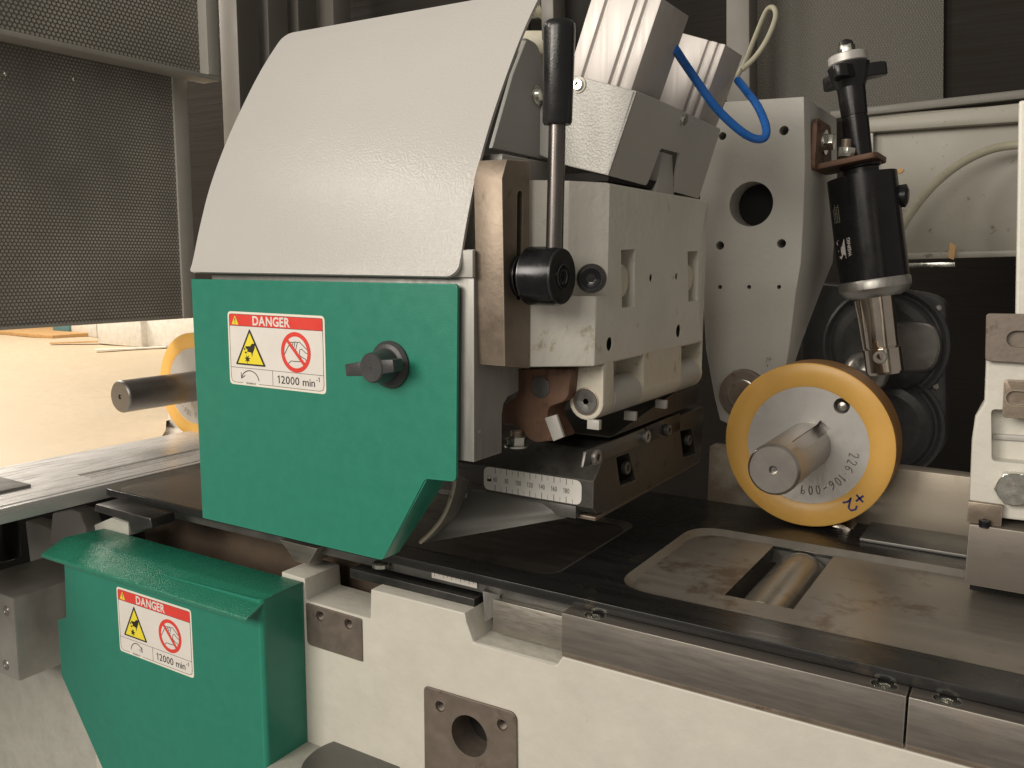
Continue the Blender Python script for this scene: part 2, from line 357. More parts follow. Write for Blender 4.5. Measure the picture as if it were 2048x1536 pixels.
def danger_label(cover, x0, x1, z0, z1, y, flip):
    """100 x 57 danger label; z0 top, z1 bottom"""
    W_, H_ = 100., 57.
    lab = prism('danger_label', [V((p[0], y, p[1])) for p in rrect(x0, z1, x1, z0, 3.6)], (0, -.15, 0), CREAMW, cover, 0)
    P = Print((x0, y, z1), ((x1-x0)/W_, 0, 0), (0, 0, (z0-z1)/H_), (0, -1, 0), lab)
    P.poly('printed_field', rrect(1.9, 1.9, 98.1, 55.1, 3), WHITE, .22)
    P.poly('red_band', [(1.9, 46.2), (98.1, 46.2)]+[(p.x, p.y) for p in rnd([V((98.1, 55.1, 0)), V((1.9, 55.1, 0))][:1]+[], 0)]+[(97.2, 55.1), (2.8, 55.1), (1.9, 54.2)], RED, .30)
    ln = [(1.9, 6), (1.9, 53), (2.6, 54.5), (4, 55.1), (96, 55.1), (97.5, 54.5), (98.1, 53), (98.1, 6), (97.2, 3), (94, 1.9), (32, 1.9)]
    P.stroke('printed_frame', [ln, [(14.5, 1.9), (5, 1.9), (2.8, 3), (1.9, 6)], [(1.9, 46.1), (98.1, 46.1)], [(1.9, 13.6), (98.1, 13.6)], [(46.8, 13.6), (46.8, 1.9)]], .32, INK, .36)
    ptext(P, 'danger_lettering', 'DANGER', 27.0, 47.4, 39.6, 6.7, WHITE, .40, bold=.03)
    P.poly('small_triangle', [(4.6, 47.0), (12.0, 47.0), (8.3, 54.0)], YELL, .40)
    P.stroke('small_mark', [[(8.3, 52.2), (8.3, 49.3)], [(8.3, 48.6), (8.3, 47.8)]], .8, INK, .46)
    P.poly('triangle_border', [(8.2, 15.9), (39.2, 15.9), (39.6, 16.6), (24.1, 43.8), (23.3, 43.8), (7.8, 16.6)], INK, .34)
    P.poly('triangle_field', [(10.1, 17.2), (37.3, 17.2), (23.7, 41.2)], YELL, .40)
    P.polys('hand_pictogram', [[(18.6, 30.6), (24, 30.9), (26.0, 33.0), (29.2, 33.0), (28.8, 29.5), (26.6, 25.8), (25.6, 22.6), (25.0, 26.0), (22, 26.4), (20.2, 26.6), (21.2, 28.0), (19.2, 28.9)],
        [(17.0, 28.9), (18.0, 29.4), (18.8, 27.8), (17.8, 27.4)], [(17.8, 26.2), (19.6, 26.6), (20.4, 25.3), (18.4, 25.0)]], INK, .46)
    st = []
    for k in range(14): rr = 3.5 if k % 2 == 0 else 1.5; st.append((20.6+rr*math.cos(k*math.pi/7+.2), 20.8+rr*math.sin(k*math.pi/7+.2)))
    P.poly('cutter_pictogram', st, INK, .46)
    P.stroke('grasping_hand_outline', [[(58.2, 25.0), (60.5, 28.0), (63.5, 32.6), (66.4, 36.2), (69.6, 36.4), (71.4, 36.8), (73, 36.4), (75, 37), (82, 32), (83.8, 30.6), (83.2, 28.8), (81.3, 29), (77, 31.8), (75.4, 31.4), (74.6, 28.0), (76, 26.2), (80.6, 24.6), (81.8, 22.4), (80.9, 21.4), (77.5, 22.4), (70, 22.2), (66.5, 22.4), (64, 20.6), (62.2, 17.8)],
        [(68.8, 36.2), (67.3, 32.6), (68.6, 32)], [(70.8, 36.4), (69, 31.4), (70.4, 31)], [(73, 36.2), (71.0, 30.4), (72.6, 29.6)]], .55, INK, .34)
    c, R1, R2 = (71.2, 29.0), 14.8, 11.6
    n = 48; vs = []; fs = []
    for i in range(n):
        t = 2*math.pi*i/n
        for r in (R1, R2): vs.append(P.P(c[0]+r*math.cos(t), c[1]+r*math.sin(t)*(W_/H_*(z0-z1)/(x1-x0))**-1*1.0, .42))
    for i in range(n): fs.append((2*i, 2*i+1, (2*i+3) % (2*n), (2*i+2) % (2*n)))
    finish('prohibition_ring', rawmesh(vs, fs), RED, lab)
    P.stroke('prohibition_bar', [[(62.3, 38.2), (80.2, 19.6)]], 2.5, RED, .47)
    if flip: a = arc(24.5, 3.4, 8.2, 8.4, 170, 20); P.stroke('rotation_arrow', [a, [(31.8, 10.6), (32.1, 5.6), (28.3, 7.4)]], .7, INK, .36)
    else: a = arc(22.5, 3.4, 9.6, 8.4, 8, 165); P.stroke('rotation_arrow', [a, [(13.0, 9.8), (13.0, 5.2), (17.4, 7.8)]], .7, INK, .36)
    ptext(P, 'speed_lettering', '12000 min', 51.2, 4.6, 38.6, 5.9, INK, .36, bold=.004)
    ptext(P, 'exponent_lettering', '-1', 90.6, 8.6, 4.2, 3.4, INK, .36)
    P.text('part_number_print', '10276845 03', 18, 1.2, 2.0, INK, .36)
    return lab

def wing_knob(cover):
    y = 440; c = A(781, 729, y=y); k = lathe('clamping_knob', c, (0, -1, 0), [(0, 15.6), (1.5, 15.6), (3.6, 13.6), (4.4, 11.2)], KNOB, cover)
    c2 = c+V((-.5, -4, -.4)); ax = (0, -1, 0)
    lathe('knob_hub', c2, ax, [(0, 11), (6, 10.4), (14, 9.6), (15, 8.8)], KNOB, k)
    for s, L in ((1, 22), (-1, 18)):
        t = V((-s*math.cos(math.radians(8)), 0, -s*math.sin(math.radians(8)))); q = V((t.z, 0, -t.x))
        pts = [c2+t*2+q*5, c2+t*L+q*3.9, c2+t*L-q*3.9, c2+t*2-q*5]
        prism('knob_wing', [p+V((0, -4.5-.2*s, 0)) for p in pts], (0, -10, 0), KNOB, k, .8)
    lathe('centre_mark', c2+V((0, -15, 0)), ax, [(0, .7), (.1, .7)], INK, k, 12)

# ================================================================ 1 upper guard
YU = 440
g = thing('green_guard_cover', 'large flat green guard plate with danger label and black wing knob, under the grey hood', 'guard', A(600, 1080, y=YU))
out = rnd([A(382, 558, y=YU), A(915, 568, y=YU), A(912, 964, y=YU), A(850, 958, y=YU), A(765, 1121, y=YU), A(405, 1036, y=YU)], [0, 3.4, 4, 3, 3.5, 0])
body = prism('cover_plate', out, (0, 2.6, 0), GREEN, g, .5)
f1, f2 = A(853, 961, y=YU+1), A(768, 1118, y=YU+1)
nn = (f2-f1).normalized().cross(YA)*-1
prism('bent_flange', [f1, f2, f2+V((0, 16, 0)), f1+V((2, 24, 0))], V((-2, 0, 1)).normalized()*2.2, GREEN, g, .3)
box('left_flange', A(382, 560, y=YU).x+.3, A(382, 560, y=YU).x+2.5, YU+2, YU+18, -198, -17, GREEN, g, .3)
a, b = A(455, 622, y=YU), A(653, 790, y=YU)
danger_label(g, a.x, b.x, A(455, 622, y=YU).z, (A(460, 766, y=YU).z+b.z)/2, YU-.02, False)
wing_knob(g)

# hood: one curved sheet
g = thing('curved_hood', 'big light grey curved sheet metal hood above the green guard plate', 'hood', A(650, 548, y=438))
XL, XR = A(382, 547, y=438).x, A(915, 551, y=438).x
prof = [(436.6, -10.4), (440.3, -1.7), (448.2, 23.9), (459, 53.6), (474.9, 86.1), (493.7, 117.9), (512.8, 147), (529.7, 169.0), (541, 182)]
prof = [V((0, p[0], p[1])) for p in prof]; prof = crom(prof, 8)
def rowx(i):
    s0 = (prof[i]-prof[0]).length; s1 = (prof[i]-prof[-1]).length
    def ins(s, r): return 0 if s > r else r-math.sqrt(max(0, r*r-(r-s)**2))
    return ins(s0, 3), ins(s0, 9), ins(s1, 10)
vs = []; fs = []; NX = 24
nr = []
for i, p in enumerate(prof):
    t = (prof[min(i+1, len(prof)-1)]-prof[max(i-1, 0)]).normalized(); nr.append(V((0, t.z, -t.y)))
rows = []
idx = list(range(len(prof)))
fine = []
for i in range(len(prof)-1):
    m = 5 if i < 3 or i > len(prof)-6 else 1
    for k in range(m): fine.append((prof[i].lerp(prof[i+1], k/m), nr[i].lerp(nr[i+1], k/m)))
fine.append((prof[-1], nr[-1]))
for layer in (0, 2.2):
    for p, n in fine:
        s0, s1 = (p-fine[0][0]).length, (p-fine[-1][0]).length
        ins = lambda s, r: 0 if s > r else r-math.sqrt(max(0, r*r-(r-s)**2))
        l = XL+ins(s0, 3)+ins(s1, 9); r = XR-ins(s0, 8)-ins(s1, 9)
        q = p-(-n)*-layer if False else p+n*layer
        for k in range(NX+1): vs.append(V((l+(r-l)*k/NX, q.y, q.z)))
R_ = len(fine); K = NX+1; off = R_*K
for i in range(R_-1):
    for k in range(NX):
        fs.append((i*K+k, i*K+k+1, (i+1)*K+k+1, (i+1)*K+k)); fs.append((off+i*K+k, off+i*K+k+1, off+(i+1)*K+k+1, off+(i+1)*K+k))
    for k in (0, NX): fs.append((i*K+k, (i+1)*K+k, off+(i+1)*K+k, off+i*K+k))
for i in (0, R_-1):
    for k in range(NX): fs.append((i*K+k, i*K+k+1, off+i*K+k+1, off+i*K+k))
finish('hood_sheet', rawmesh(vs, fs), HOOD, g, angle=40)
box('inner_stiffener', XR-30, XR+3, 464, 467, 6, 44, POWD, g, .5)

# ================================================================ spindle head behind the guard
XH = -302
g = thing('spindle_head', 'grey steel spindle housing edge directly behind the green guard plate', 'housing', (-420, 470, -127))
pr = [(446, -126.5), (479, -126.5), (479, -101), (481, -94), (486, -90), (500, -88), (500, -72), (540, -72), (540, 66), (478, 66), (470, 6), (446, 6)]
prism('housing_body', [V((XH, y, z)) for y, z in pr], (-238, 0, 0), M('brushed housing steel', (.30, .295, .28), .5, .5, .10, 80, .06, 300, (3, 3, .5), edge=(.5, .49, .46)), g, .8)
box('painted_top_strip', XH-236, XH+.8, 443.4, 446.5, -11, 5.5, CASTG, g, .5)
o = lathe('dowel_pin', (XH-.2, 452, -108), (1, 0, 0), [(0, 1.4), (.5, 1.4)], ZINC, g, 16)
sp = [A(1000, 299, x=-303), A(1030, 150, x=-303), A(1045, 78, x=-303), A(1050, 76, x=-303), A(1056, 77, x=-303), A(1078, 90, x=-303), A(1100, 205, x=-303), A(1100, 322, x=-303)]
sp[0] = V((-303, 468, sp[0].z)); sp[1] = V((-303, 492, sp[1].z)); sp[2] = V((-303, 508, sp[2].z))
prism('grey_side_guard', rnd(sp, [0, 0, 0, 0, 3, 12, 3, 0]), (-3, 0, 0), POWS, g, 1.5)
q = A(1073, 190, x=-303); lathe('pan_screw', q, (1, 0, 0), [(0, 6.3), (1.2, 6.3), (1.25, 4.6), (3.4, 3.8), (4.2, 1.6)], ZINC, g, 32)
# motor fragments glimpsed above the housing
g = thing('drive_motor', 'shiny and dark motor parts showing between the hood edge and the black lever grip', 'motor', (-300, 620, 130))
y = 600
prism('motor_flange', [A(1000, 60, y=y), A(1100, 60, y=y), A(1100, 110, y=y), A(1000, 100, y=y)], (0, 60, 0), CASTY, g, 2)
lathe('motor_barrel', A(960, 22, y=y+40), (1, 0, 0), [(0, 14), (60, 14), (61, 16), (66, 16), (67, 12), (110, 12)], ZINC, g, 48)
prism('dark_post', [A(1080, -60, y=y-10), A(1105, -60, y=y-10), A(1108, 80, y=y-10), A(1083, 80, y=y-10)], (0, 20, 0), GREYD, g, 1)
prism('black_cover', [A(1106, -60, y=y+10), A(1190, -60, y=y+10), A(1170, 110, y=y+10), A(1106, 110, y=y+10)], (0, 40, 0), VOIDM, g, 1)

# ================================================================ slide bar and clamping lever
xb = A(1010, 733, y=451).x
g = thing('slotted_guide_bar', 'upright brown oxidised steel bar with slot, between green guard and cream casting', 'guide bar', (xb, 465, -68))
side = [A(1010, 733, x=xb), A(1004, 356, x=xb), A(1014, 318, x=xb), A(1060, 321, x=xb), A(1060, 737, x=xb)]
prism('bar_body', side, (A(955, 700, y=451).x-xb-.0, 0, 0), BROWN, g, .7,
      [cslot(A(1040, 392, x=xb), A(1038, 590, x=xb), (-1, 0, 0), 3.4, 12)])
HY = A(1040, 553, x=xb).y; e = A(1124, 553, y=HY); zc = e.z
g = thing('clamping_lever', 'black lever with thick plastic grip and round steel hub standing upright', 'lever', (xb, HY, zc))
rb = (A(1125, 492, x=e.x).z-A(1125, 612, x=e.x).z)/2
xs = A(1053, 553, y=HY).x; xs0 = A(1022, 553, y=HY).x
lathe('hub_neck', (xs0-3, HY, zc), (1, 0, 0), [(0, rb*.66), (1, rb*.74), (xs-xs0+1, rb*.74), (xs-xs0+1.5, rb*.6), (xs-xs0+5, rb*.6)], BLACKM, g, 64)
lathe('hub_drum', (xs+2.2, HY, zc), (1, 0, 0), [(0, rb*.93), (1, rb), (e.x-xs-5, rb), (e.x-xs-2.5, rb*.94)], BLACKM, g, 64)
d = socket('hub_cap', (e.x-.6, HY, zc), (1, 0, 0), rb*.93, 1.2, BLACKP, g, hr=rb*.31, depth=.9, ch=.3, seg=60)
socket('hub_screw', (e.x+.2, HY, zc), (1, 0, 0), rb*.42, 1.2, BLACKM, d, hr=rb*.24, depth=1.1, ch=.3)
r0, r1, r2 = A(1109, 500, y=HY), A(1116, 235, y=HY), A(1119, 42, y=HY)
ax = (r2-r0).normalized(); r0 = r0-ax*4; L1 = (r1-r0).length; L2 = (r2-r0).length
lathe('lever_rod', r0, ax, [(0, 5.3), (L1+5, 5.0)], SHAFT if False else M('dark lever rod', (.16, .145, .14), .3, .9, .15, 60, stretch=(6, 6, .4)), g, 40)
lathe('lever_grip', r0, ax, [(L1-4, 6), (L1-4, 8.0), (L1-2.4, 8.8), (L2-5, 9.5), (L2-1.6, 9.1), (L2, 7.4)], BLACKP, g, 56, angle=60)

# ================================================================ cream pressure casting
XC = -250
zb = A(1190, 733, x=XC).z; zt = A(1215, 365, x=XC).z; yfar = 716
g = thing('pressure_casting', 'cream painted machine casting with windows and hinge lugs to the right of the upright lever', 'casting', (-280, 600, zb))
ya = A(1190, 700, x=XC).y; yb = A(1217, 480, x=XC).y; zstep = A(1190, 592, x=XC).z
YB = A(1207, 800, x=XC).y; pc = A(1172, 803, y=YB); RB = XC-pc.x; zl = pc.z-RB
cuts = []
def wincut(c, d):
    return cprism([A(u, v, x=XC+.01) for u, v in c], (-d, 0, 0))
def hole(u, v, rpx, d=10):
    p = A(u, v, x=XC); r = (A(u, v-rpx, x=XC)-p).length; return ccyl(p, (-1, 0, 0), r, d, 24)
lowplan = [V((-283, 481.5, zb)), V((XC, ya, zb)), V((XC, yfar, zb)), V((-330, yfar, zb)), V((-330, 500, zb))]
cut1 = [wincut([(1242, 500), (1270, 498), (1269, 613), (1244, 616)], 24), wincut([(1375, 503), (1397, 502), (1395, 601), (1377, 604)], 24),
        hole(1302, 556, 8, 30), hole(1353, 553, 7, 30), hole(1219, 688, 14, 40), hole(1357, 662, 13, 40)]
cutc = rawmesh(*prism_vf([V((-320, 455, zstep)), V((-200, 455, zstep)), V((-200, yb, zstep)), V((XC, yb, zstep)), V((-266, 500, zstep)), V((-284.5, 484, zstep))], (0, 0, 150)))
prism('casting_body', lowplan, (0, 0, zt-zb), CAST, g, 1.6, [cutc]+cut1)
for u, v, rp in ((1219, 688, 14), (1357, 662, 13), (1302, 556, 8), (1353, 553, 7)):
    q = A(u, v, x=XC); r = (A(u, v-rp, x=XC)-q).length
    vs, fs = lathe_vf(q+V((-.8, 0, 0)), (-1, 0, 0), [(0, r-.05), (3, r-.05), (3.1, r-.5), (24, r-.5), (24, .1)], 24, caps=False); finish('hole_dark_tube', rawmesh(vs, fs), DARK, g)  # raw metal hole walls, with added darkness for the shade inside
# skirt below the body carrying the hinge barrel
sk = [V((XC-.2, YB+2, zb+6)), V((XC-.2, YB+2, pc.z)), V((XC-.2, yfar, pc.z)), V((XC-.2, yfar, zb+6))]
W1 = [(1227, 723), (1288, 707), (1288, 860), (1227, 860)]; W2 = [(1363, 693), (1404, 682), (1404, 830), (1363, 830)]
SKB = M('hinge skirt paint', (.62, .58, .49), .42, 0, .08, 20, .4, 160, spot=(.36, .28, .17), ss=50, st=.6)
prism('hinge_skirt', sk, (-40, 0, 0), SKB, g, 1.0, [wincut(W1, 22), wincut(W2, 22), hole(1293, 781, 10), hole(1357, 760, 8)])
# casting face above the windows is cut too: dark notch backs
prism('window_back', [V((XC-23, YB+6, zb+4)), V((XC-23, yfar-4, zb+4)), V((XC-23, yfar-4, pc.z-5)), V((XC-23, YB+6, pc.z-5))], (-3, 0, 0), CASTY, g, 0)
yl1 = A(1228, 790, x=XC).y; w1a, w1b = A(1229, 780, x=XC).y, A(1284, 770, x=XC).y; w2a, w2b = A(1364, 745, x=XC).y, A(1400, 735, x=XC).y
bc = V((XC-RB, YB, pc.z))
lathe('hinge_barrel', bc+V((0, w1b-YB+.8, 0)), (0, 1, 0), [(0, RB-.6), (.8, RB), (w2a-w1b-2.2, RB), (w2a-w1b-1.6, RB-.6)], SKB, g, 64)
lathe('hinge_barrel', bc+V((0, w2b-YB+.8, 0)), (0, 1, 0), [(0, RB-.6), (.8, RB), (yfar-w2b-1, RB)], SKB, g, 64)
lathe('hinge_drum', bc+V((.4, w1a-YB+.4, 0)), (0, 1, 0), [(0, RB-1), (.6, RB-.2), (w1b-w1a-.6, RB-.2), (w1b-w1a, RB-1)], CASTG, g, 64)
lathe('hinge_drum', bc+V((.4, w2a-YB+.4, 0)), (0, 1, 0), [(0, RB-1), (.6, RB-.2), (w2b-w2a-.6, RB-.2), (w2b-w2a, RB-1)], CASTG, g, 64)
lug = [A(1152, 736, y=YB), A(1207, 730, y=YB)]+[pc+V((math.cos(t), 0, math.sin(t)))*RB for t in [math.radians(-5-17*i) for i in range(11)]]
prism('hinge_lug', lug, (0, w1a-YB, 0), SKB, g, 1.2)
pin = lathe('hinge_pin', pc+V((0, .3, 0)), (0, -1, 0), [(0, RB*.74), (.5, RB*.74), (.9, RB*.66), (.3, RB*.62), (.3, RB*.60)], BROWN, g, 48)
socket('pin_face', pc+V((0, .2, 0)), (0, -1, 0), RB*.63, .9, DARKG, pin, hr=RB*.17, depth=.8, ch=.2)
q = A(1183, 557, x=-257); fn = V((-XC*0+.35, -.93, 0)).normalized()
q = V((-266+6, 500+1, q.z)); q = A(1183, 557, y=505); s = lathe('pivot_bush', q+fn*-4, fn, [(0, 9.4), (5.6, 9.4), (6.2, 8.6)], DARK, g, 48)
socket('bush_screw', q+fn*2.0, fn, 7.4, .9, BLACKM, s, hr=2.6, depth=.85, ch=.2)
# cams seen in the windows
for u, v, r_ in ((1243, 562, 11.5), (1377, 556, 10.5)):
    q = A(u, v, x=XC-3); lathe('window_cam', q+V((-9, 0, 0)), (1, 0, 0), [(0, r_), (8.3, r_), (9.3, r_-1)], CASTY, g, 40)
fin = [A(1326, 304, x=XC-1), A(1345, 310, x=XC-1), A(1349, 398, x=XC-1), A(1310, 392, x=XC-1)]
prism('lifting_fin', fin, (-10, 0, 0), CASTG, g, .8)
for u, v in ((1186, 843), (1259, 826), (1321, 803)):
    q = A(u, v, y=A(u, 790, x=XC-6).y); box('retaining_tab', q.x-4.5, q.x+4.5, q.y, q.y+4, q.z-5.5, q.z+1, CASTG, g, .4)

# ================================================================ bracket and air cylinders (tilted 17 degrees)
Y1 = 527; Pb, Pt = A(1216, 351, y=Y1), A(1273, 182, y=Y1); e3 = (Pt-Pb).normalized(); e1 = V((e3.z, 0, -e3.x)); nB = e1
g = thing('cylinder_bracket', 'light grey textured sheet bracket holding the two aluminium air cylinders', 'bracket', Pb)
fa = [A(1149, 150, y=Y1), Pt, Pb, A(1131, 331, y=Y1), A(1075, 309, y=Y1), A(1071, 249, y=Y1), A(1083, 205, y=Y1), A(1110, 172, y=Y1)]
prism('front_sheet', rnd(fa, [0, 0, 0, 6, 3, 10, 10, 8]), (0, 2.5, 0), POWD, g, .8)
Q = lambda u, v: AP(u, v, Pb, nB)
fb = [Q(1273, 182), Q(1330, 205), Q(1442, 258), Q(1398, 397), Q(1347, 384), Q(1360, 307), Q(1322, 297), Q(1294, 372), Q(1216, 351)]
prism('side_sheet', rnd(fb, [0, 8, 2, 2, 1, 2, 2, 4, 0]), nB*-2.5, POWD, g, .5)
q = A(1158, 170, y=Y1); s = lathe('washer', q, (0, -1, 0), [(0, 5.2), (.9, 5.2), (1.1, 4.9)], CARD, g, 40); socket('torx_screw', q+V((0, -1, 0)), (0, -1, 0), 3.7, 1.9, ZINC, s, hr=1.6)
q = Q(1366, 240); socket('pan_screw', q, nB, 4.6, 2.0, ZINC, g, hr=1.4, depth=1.2, ch=1)
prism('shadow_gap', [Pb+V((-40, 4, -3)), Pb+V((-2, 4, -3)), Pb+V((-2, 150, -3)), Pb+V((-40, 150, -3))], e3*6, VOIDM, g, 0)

def cyl_block(corner, wid, dep, length, grooves, label, gw=2.0):
    """extruded aluminium profile: corner = top right front; grooves at distances from the right edge"""
    t = thing('air_cylinder', label, 'air cylinder', corner-e3*length, 'pneumatic cylinders on the bracket')
    pts = [corner, corner-e1*wid]; b = corner-e1*wid+YA*dep; c = corner+YA*dep
    ol = [corner]
    for gx in grooves: ol += [corner-e1*(gx-gw), corner-e1*(gx-gw)+YA*.0, corner-e1*(gx-gw*.55)+YA*2.4, corner-e1*(gx+gw*.55)+YA*2.4, corner-e1*(gx+gw)]
    ol += [corner-e1*wid, b, c]
    o2 = [ol[0]]
    for p in ol[1:]:
        if (p-o2[-1]).length > .05: o2.append(p)
    prism('profile_body', o2, e3*-length, ALU, t, .5)
    return t
c1 = A(1324, -4, y=531); wd1 = (A(1324, -4, y=531)-A(1193, -35, y=531)).length
nb1 = nB; d1 = AP(1377, 36, c1, nb1).y-531
cyl_block(c1, wd1, d1, 75, [wd1*.19, wd1*.33, wd1*.76], 'front left aluminium air cylinder, cut by the picture top, blue hose at its side', 1.7)
c2 = AP(1451, 89, c1, nb1); wd2 = 36; d2 = AP(1484, 115, c1, nb1).y-c2.y
cyl_block(c2, wd2, d2, 75, [wd2*.14, wd2*.36], 'rear right aluminium air cylinder with its whole top end in view', 1.5)
hy = c1.y
pts = [AP(1350, 98, c1, nb1)+e1*0, A(1385, 150, y=hy+75), A(1430, 213, y=hy+88), A(1475, 257, y=hy+100), A(1508, 277, y=hy+112), A(1530, 274, y=hy+122), A(1531, 250, y=hy+130), A(1515, 212, y=hy+140), A(1492, 181, y=hy+150), A(1475, 160, y=hy+158)]
setp(sweep('blue_air_hose', pts, 3.0, BLUE), 'bright blue air hose looping down beside the aluminium cylinders', 'hose')
pts = [A(1484, 140, y=740), A(1512, 112, y=745), A(1536, 75, y=750), A(1551, 35, y=760), A(1547, 16, y=770), A(1533, 22, y=780), A(1512, 70, y=790), A(1490, 125, y=800), A(1476, 150, y=805)]
setp(sweep('milky_air_hose', pts, 2.2, CLEAR), 'thin milky hose looping up behind the rear aluminium cylinder', 'hose')

# ================================================================ right column
YC = 800
front = [(1400, 207, 60), (1608, 193, 133), (1610, 330, 133), (1606, 450, 133), (1602, 526, 130), (1591, 589, 100), (1580, 684, 48), (1572, 735, 30), (1560, 800, 30), (1530, 850, 30), (1485, 862, 30), (1440, 840, 30), (1428, 790, 30), (1412, 700, 30), (1400, 500, 60)]
hole2 = lambda u, v, r, d=60: ccyl(A(u, v, y=YC), (0, 1, 0), (A(u, v-r, y=YC)-A(u, v, y=YC)).length, d, 48)
g = thing('machine_column', 'tall light grey upright plate with one big round hole and small bolt holes', 'column', A(1500, 850, y=YC))
col = prism('column_plate', [A(u, v, y=YC) for u, v, d in front], [V((0, d, 0)) for u, v, d in front], CASTG, g, .8,
      [hole2(1502, 408, 45, 28)]+[hole2(u, v, r, 46) for u, v, r in ((1568, 261, 9.5), (1445, 272, 8), (1440, 491, 8.5), (1563, 487, 9), (1440, 574, 4.3), (1498, 574, 4.3), (1558, 574, 4.3))])
q = A(1502, 408, y=YC); lathe('hole_dark_disc', q+V((0, 27, 0)), (0, 1, 0), [(0, 19.5), (.5, 19.5)], VOIDM, g, 48)  # near-black disc paints the darkness inside the big hole
q = A(1483, 788, y=YC-8)
lathe('bearing_boss', q, (0, 1, 0), [(0, 15), (.2, 21), (1.2, 22.5), (8, 22.5)], BOSS, g, 64)
lathe('bearing_ring', q+V((0, -1.2, 0)), (0, 1, 0), [(0, 13.0), (.3, 13.8), (2, 13.8)], SHAFT, g, 64)
lathe('bearing_core', q+V((0, -1.7, 0)), (0, 1, 0), [(0, 6), (.1, 12.5), (2, 12.7)], BROWN, g, 64)
P = Print(A(1532, 725, y=YC), (1, 0, 0), (0, 0, 1), (0, -1, 0), g)
P.stroke('marker_scribble', [[(0, 0), (1, 5), (2, 2.5), (3.4, 5.5), (3.2, 1)], [(4, 3.6), (5.6, 3.4)], [(1, -3), (2, -1.2), (1.2, -4)]], .45, PEN, .2)

# ================================================================ black spring strut
YS = 862
top, bot = A(1693, 100, y=YS), A(1770, 745, y=YS); ax = (bot-top).normalized(); L = (bot-top).length
def k_(v): return (v-100)/645*L
mmpx = L/649.6
g = thing('tensioning_strut', 'black telescopic strut with star handle standing above the yellow wheel', 'strut', bot)
def st(name, prof, mat, par=g, seg=56, angle=30): return lathe(name, top, ax, [(k_(v), r*mmpx) for v, r in prof], mat, par, seg, angle=angle)
st('cap_nut_dome', [(80, 5), (84, 12), (93, 15)], BLACKP)
hexnut('cap_nut', top+ax*k_(92), ax, 17*mmpx, k_(112)-k_(92), ZINC, g, .3)
st('top_washer', [(110, 35), (112, 37), (126, 37), (128, 35)], ALUD)
hd = st('handle_core', [(126, 30), (132, 40), (160, 34), (175, 27)], BLACKP)
_, sa, sb = frame(ax)
hc = top+ax*k_(148)
for i, an in enumerate((8, 128, 248)):
    # lobes of the star handle
    dr = (sa*math.cos(math.radians(an))+sb*math.sin(math.radians(an))); tq = ax.cross(dr)
    ol = [hc+dr*(18*mmpx)+tq*(22*mmpx), hc+dr*(60*mmpx)+tq*(15*mmpx), hc+dr*(71*mmpx)+tq*(6*mmpx), hc+dr*(71*mmpx)-tq*(6*mmpx), hc+dr*(60*mmpx)-tq*(15*mmpx), hc+dr*(18*mmpx)-tq*(22*mmpx)]
    prism('handle_lobe', [p-ax*12*mmpx for p in rnd(ol, 3)], ax*26*mmpx, BLACKP, hd, 1.5)
st('strut_stem', [(165, 27), (230, 25), (231, 24), (236, 24), (237, 26), (325, 25)], ANOD)
st('strut_collar', [(312, 37), (316, 39), (333, 39), (336, 34), (350, 34), (352, 44)], DARK)
cb_ = st('strut_body', [(349, 58), (350, 66), (560, 67), (561, 67)], ANOD, seg=72)
st('flange_ring', [(556, 67), (560, 69), (574, 69), (586, 60), (592, 46)], STEELV, seg=72)
st('strut_rod', [(585, 33), (692, 32), (693, 30), (695, 30), (696, 36), (742, 36), (747, 33)], CHROME)
rodoff = sa*0
q0 = A(1722, 600, y=YS+10); q1 = A(1745, 735, y=YS+10); lathe('guide_rod', q0, q1-q0, [(0, 6), ((q1-q0).length, 6)], CHROME, g)
q0 = A(1781, 640, y=YS+8); q1 = A(1797, 728, y=YS+8); lathe('guide_rod', q0, q1-q0, [(0, 3), ((q1-q0).length, 3)], CHROME, g)
q = A(1760, 714, y=YS-15.5); socket('fork_screw', q, (0, -1, 0), 6.2, 1.6, SHAFT, g, hr=3.0)
# print on the tube, wrapped round it
rr = 66.6*mmpx+.12
tv = (V((0, -1, 0))-ax*V((0, -1, 0)).dot(ax)).normalized(); sv = ax.cross(tv)
if sv.x > 0: sv = -sv
def wrap(ang0, v0):
    # a along the axis upward, b away from the centre line to the left
    def f(a, b):
        th = math.radians(ang0)+b/rr; return top+ax*(k_(v0)-a)+(tv*math.cos(th)+sv*math.sin(th))*rr
    return f
P = Print((0, 0, 0), XA, ZA, YA, cb_)
P.text('maker_lettering', 'WEINIG', 0, 0, 4.6, WHITE, 0, sx=1.02, mapf=wrap(22, 505), off=.06)
f = wrap(31, 508)
lg = [(0, 1.2), (0, 8), (2.5, 11), (3.2, 6), (8, 12.5), (9, 6), (14, 12.5), (16, 13), (17.5, 10), (17.5, 1.2), (3.2, 1.2), (9, 1.2)]
me = rawmesh([f(a, b) for a, b in lg], [(0, 1, 2, 3, 10), (10, 3, 4, 5, 11), (11, 5, 6, 7, 8, 9)]); finish('maker_emblem', me, WHITE, cb_)
vs = []; fs = []
for i, (b0, ln_) in enumerate(((2.5, 16), (5, 13), (7.5, 17), (10, 14))):
    a = 0
    while a < ln_:
        w_ = random.uniform(.8, 2.2); k0 = len(vs); fq = wrap(33, 436)
        vs += [fq(a, b0), fq(a+w_, b0), fq(a+w_, b0+.9), fq(a, b0+.9)]; fs.append((k0, k0+1, k0+2, k0+3)); a += w_+.6
finish('small_print', rawmesh(vs, fs), CLEAR, cb_)
